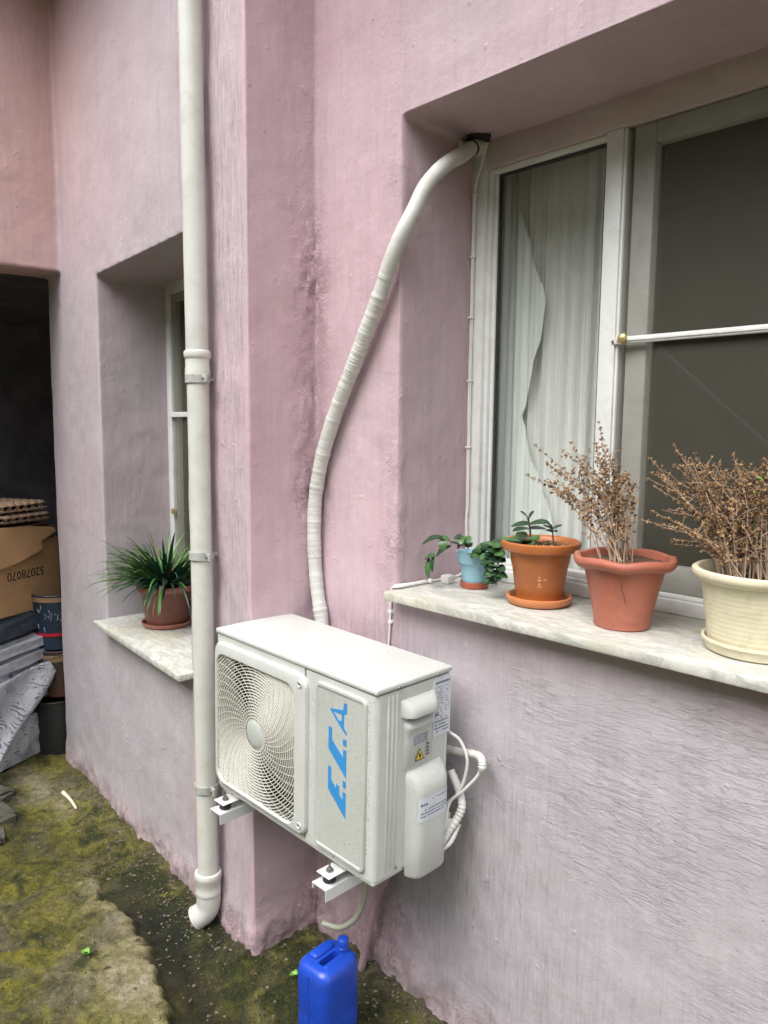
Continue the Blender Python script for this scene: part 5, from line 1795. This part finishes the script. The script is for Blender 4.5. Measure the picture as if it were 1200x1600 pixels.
# cardboard box
bx = thing('cardboard_box', 'large brown cardboard box with torn flap and printed number', 'box', P0)
bm0 = Matrix(((DV.x, NV.x, 0, 0), (DV.y, NV.y, 0, 0), (0, 0, 1, 0), (0, 0, 0, 1)))
b = MB(); b.rbox((-.62, -.34, .680), (.018, .0, 1.055), .003, 1, bm0); b.build('body', 'box', bx)
def slabpoly(mb, pts, y0, y1, mw):
    k_ = len(pts)
    vs = [mw @ Vector((p[0], y0 + (p[2] if len(p) > 2 else 0), p[1])) for p in pts] + [mw @ Vector((p[0], y1 + (p[2] if len(p) > 2 else 0), p[1])) for p in pts]
    mb.add(vs, [tuple(range(k_)), tuple(range(k_, 2 * k_))[::-1]] + [(i, i + k_, (i + 1) % k_ + k_, (i + 1) % k_) for i in range(k_)])
b = MB()
slabpoly(b, [(-.62, 1.145), (-.36, 1.143), (-.19, 1.135, .004), (-.027, 1.110, .006), (-.022, 1.088, .014), (-.07, 1.066, .012), (-.118, 1.050, .012), (-.124, 1.030, .014), (-.118, 1.010, .016), (-.150, .990, .018), (-.20, .982, .020), (-.27, .960, .022), (-.36, .944, .022), (-.62, .93, .024)], .008, .013, bm0)
b.build('torn_flap', 'box', bx, smooth=False)
b = MB()
b.rbox((-.62, -.30, 1.056), (-.03, .02, 1.075), .003, 1, bm0 @ Matrix.Rotation(R(-2), 4, 'Y'))
b.build('top_flap', 'box_dk', bx)
b = MB()
slabpoly(b, [(-.62, .945), (-.36, .959), (-.20, .996), (-.125, 1.024), (-.118, 1.010), (-.150, .990), (-.20, .982), (-.27, .960), (-.36, .944), (-.62, .93)], .0285, .031, bm0)
# number printed upside down
cu = bpy.data.curves.new('num', 'FONT')
cu.body = '52078070'
cu.size = .064
cu.extrude = .0004
cu.resolution_u = 3
tmp = bpy.data.objects.new('num', cu); C.objects.link(tmp)
dg = bpy.context.evaluated_depsgraph_get()
te = tmp.evaluated_get(dg); tm = te.to_mesh()
tv = [v.co.copy() for v in tm.vertices]; tf = [tuple(p.vertices) for p in tm.polygons]
te.to_mesh_clear(); bpy.data.objects.remove(tmp); bpy.data.curves.remove(cu)
b = MB()
# text x -> -DV (upside down), text y -> -z
for_m = bm0 @ Matrix(((-.93, 0, 0, -.088), (0, 0, 1, .0012), (.0, -1.0, 0, .905), (0, 0, 0, 1)))
b.add(tv, tf, for_m)
b.build('printed_number', 'inkb', bx, smooth=False)
# flattened card on top
for i, (dz_, sh_, tw) in enumerate(((1.112, -.012, .04), (1.130, -.05, .10))):
    b = MB(); b.rbox((-.60, -.30, 0), (sh_, .005 - i * .02, .008), .001, 1, cm @ Matrix.Translation((0, 0, dz_)) @ Matrix.Rotation(tw, 4, 'Z') @ Matrix.Rotation(R(-1.5), 4, 'Y'))
    tag(b.build('cardboard_sheet', 'box_dk'), ('flattened cardboard sheet lying directly on the box', 'upper flattened cardboard sheet just below the egg trays')[i], 'cardboard')

# egg trays: pulp sheets with cones
def egg_tray(mat, lab, mw, flip=1):
    n_ = 6; res = 6
    N = n_ * res
    vs, fs = [], []
    for i in range(N + 1):
        for j in range(N + 1):
            u_, v_ = i / N, j / N
            hh = math.cos(u_ * n_ * 2 * math.pi) * math.cos(v_ * n_ * 2 * math.pi)
            hz = .016 * hh + .006 * (math.cos(u_ * n_ * 4 * math.pi) + math.cos(v_ * n_ * 4 * math.pi))
            if i in (0, N) or j in (0, N):
                hz = .003
            vs.append((-.29 * (1 - u_), -.29 * v_, flip * hz))
    for i in range(N):
        for j in range(N):
            a = i * (N + 1) + j
            fs.append((a, a + 1, a + N + 2, a + N + 1))
    b = MB(); b.add(vs, fs, mw)
    o = b.build('egg_tray', mat, None, angle=50)
    m_ = o.modifiers.new('s', 'SOLIDIFY'); m_.thickness = .0035
    tag(o, lab, 'egg tray', 'pulp egg trays stacked on the cardboard')
egg_tray('tray_dk', 'dark brown pulp egg tray at the bottom of the stack', cm @ Matrix.Translation((-.055, .03, 1.166)) @ Matrix.Rotation(.05, 4, 'Z'))
egg_tray('tray_dk', 'brown pulp egg tray second from bottom of the stack', cm @ Matrix.Translation((-.062, .03, 1.190)) @ Matrix.Rotation(-.03, 4, 'Z'), -1)
egg_tray('tray', 'light brown pulp egg tray second from top of the stack', cm @ Matrix.Translation((-.070, .025, 1.222)) @ Matrix.Rotation(.04, 4, 'Z'))
egg_tray('tray', 'topmost light brown pulp egg tray of the stack', cm @ Matrix.Translation((-.075, .02, 1.250)) @ Matrix.Rotation(-.05, 4, 'Z'), -1)

# ------------------------------------------------------------------ what the panes reflect: the far side of the yard
s = MB(); s.rbox((-12, -7.3, -.3), (12, -7.0, 5.9), .02, 1)
tag(s.build('yard_wall', 'neigh'), 'tall weathered grey wall across the yard, mirrored in the panes', 'wall')
t = thing('handrail', 'slanting white handrail across the yard mirrored in the window', 'handrail', (0, 0, 0))
b = MB(); b.tube([(-3.0, -2.5, 3.86), (.6, -2.5, .72)], .021, 12); b.build('rail', 'frame', t)
b = MB(); b.tube([(.6, -2.5, .72), (.6, -2.5, -.1)], .014, 12); b.build('post', 'bracket', t)
b = MB(); b.tube([(-3.0, -2.5, 3.86), (-3.0, -2.5, -.2)], .014, 12); b.build('post', 'bracket', t)
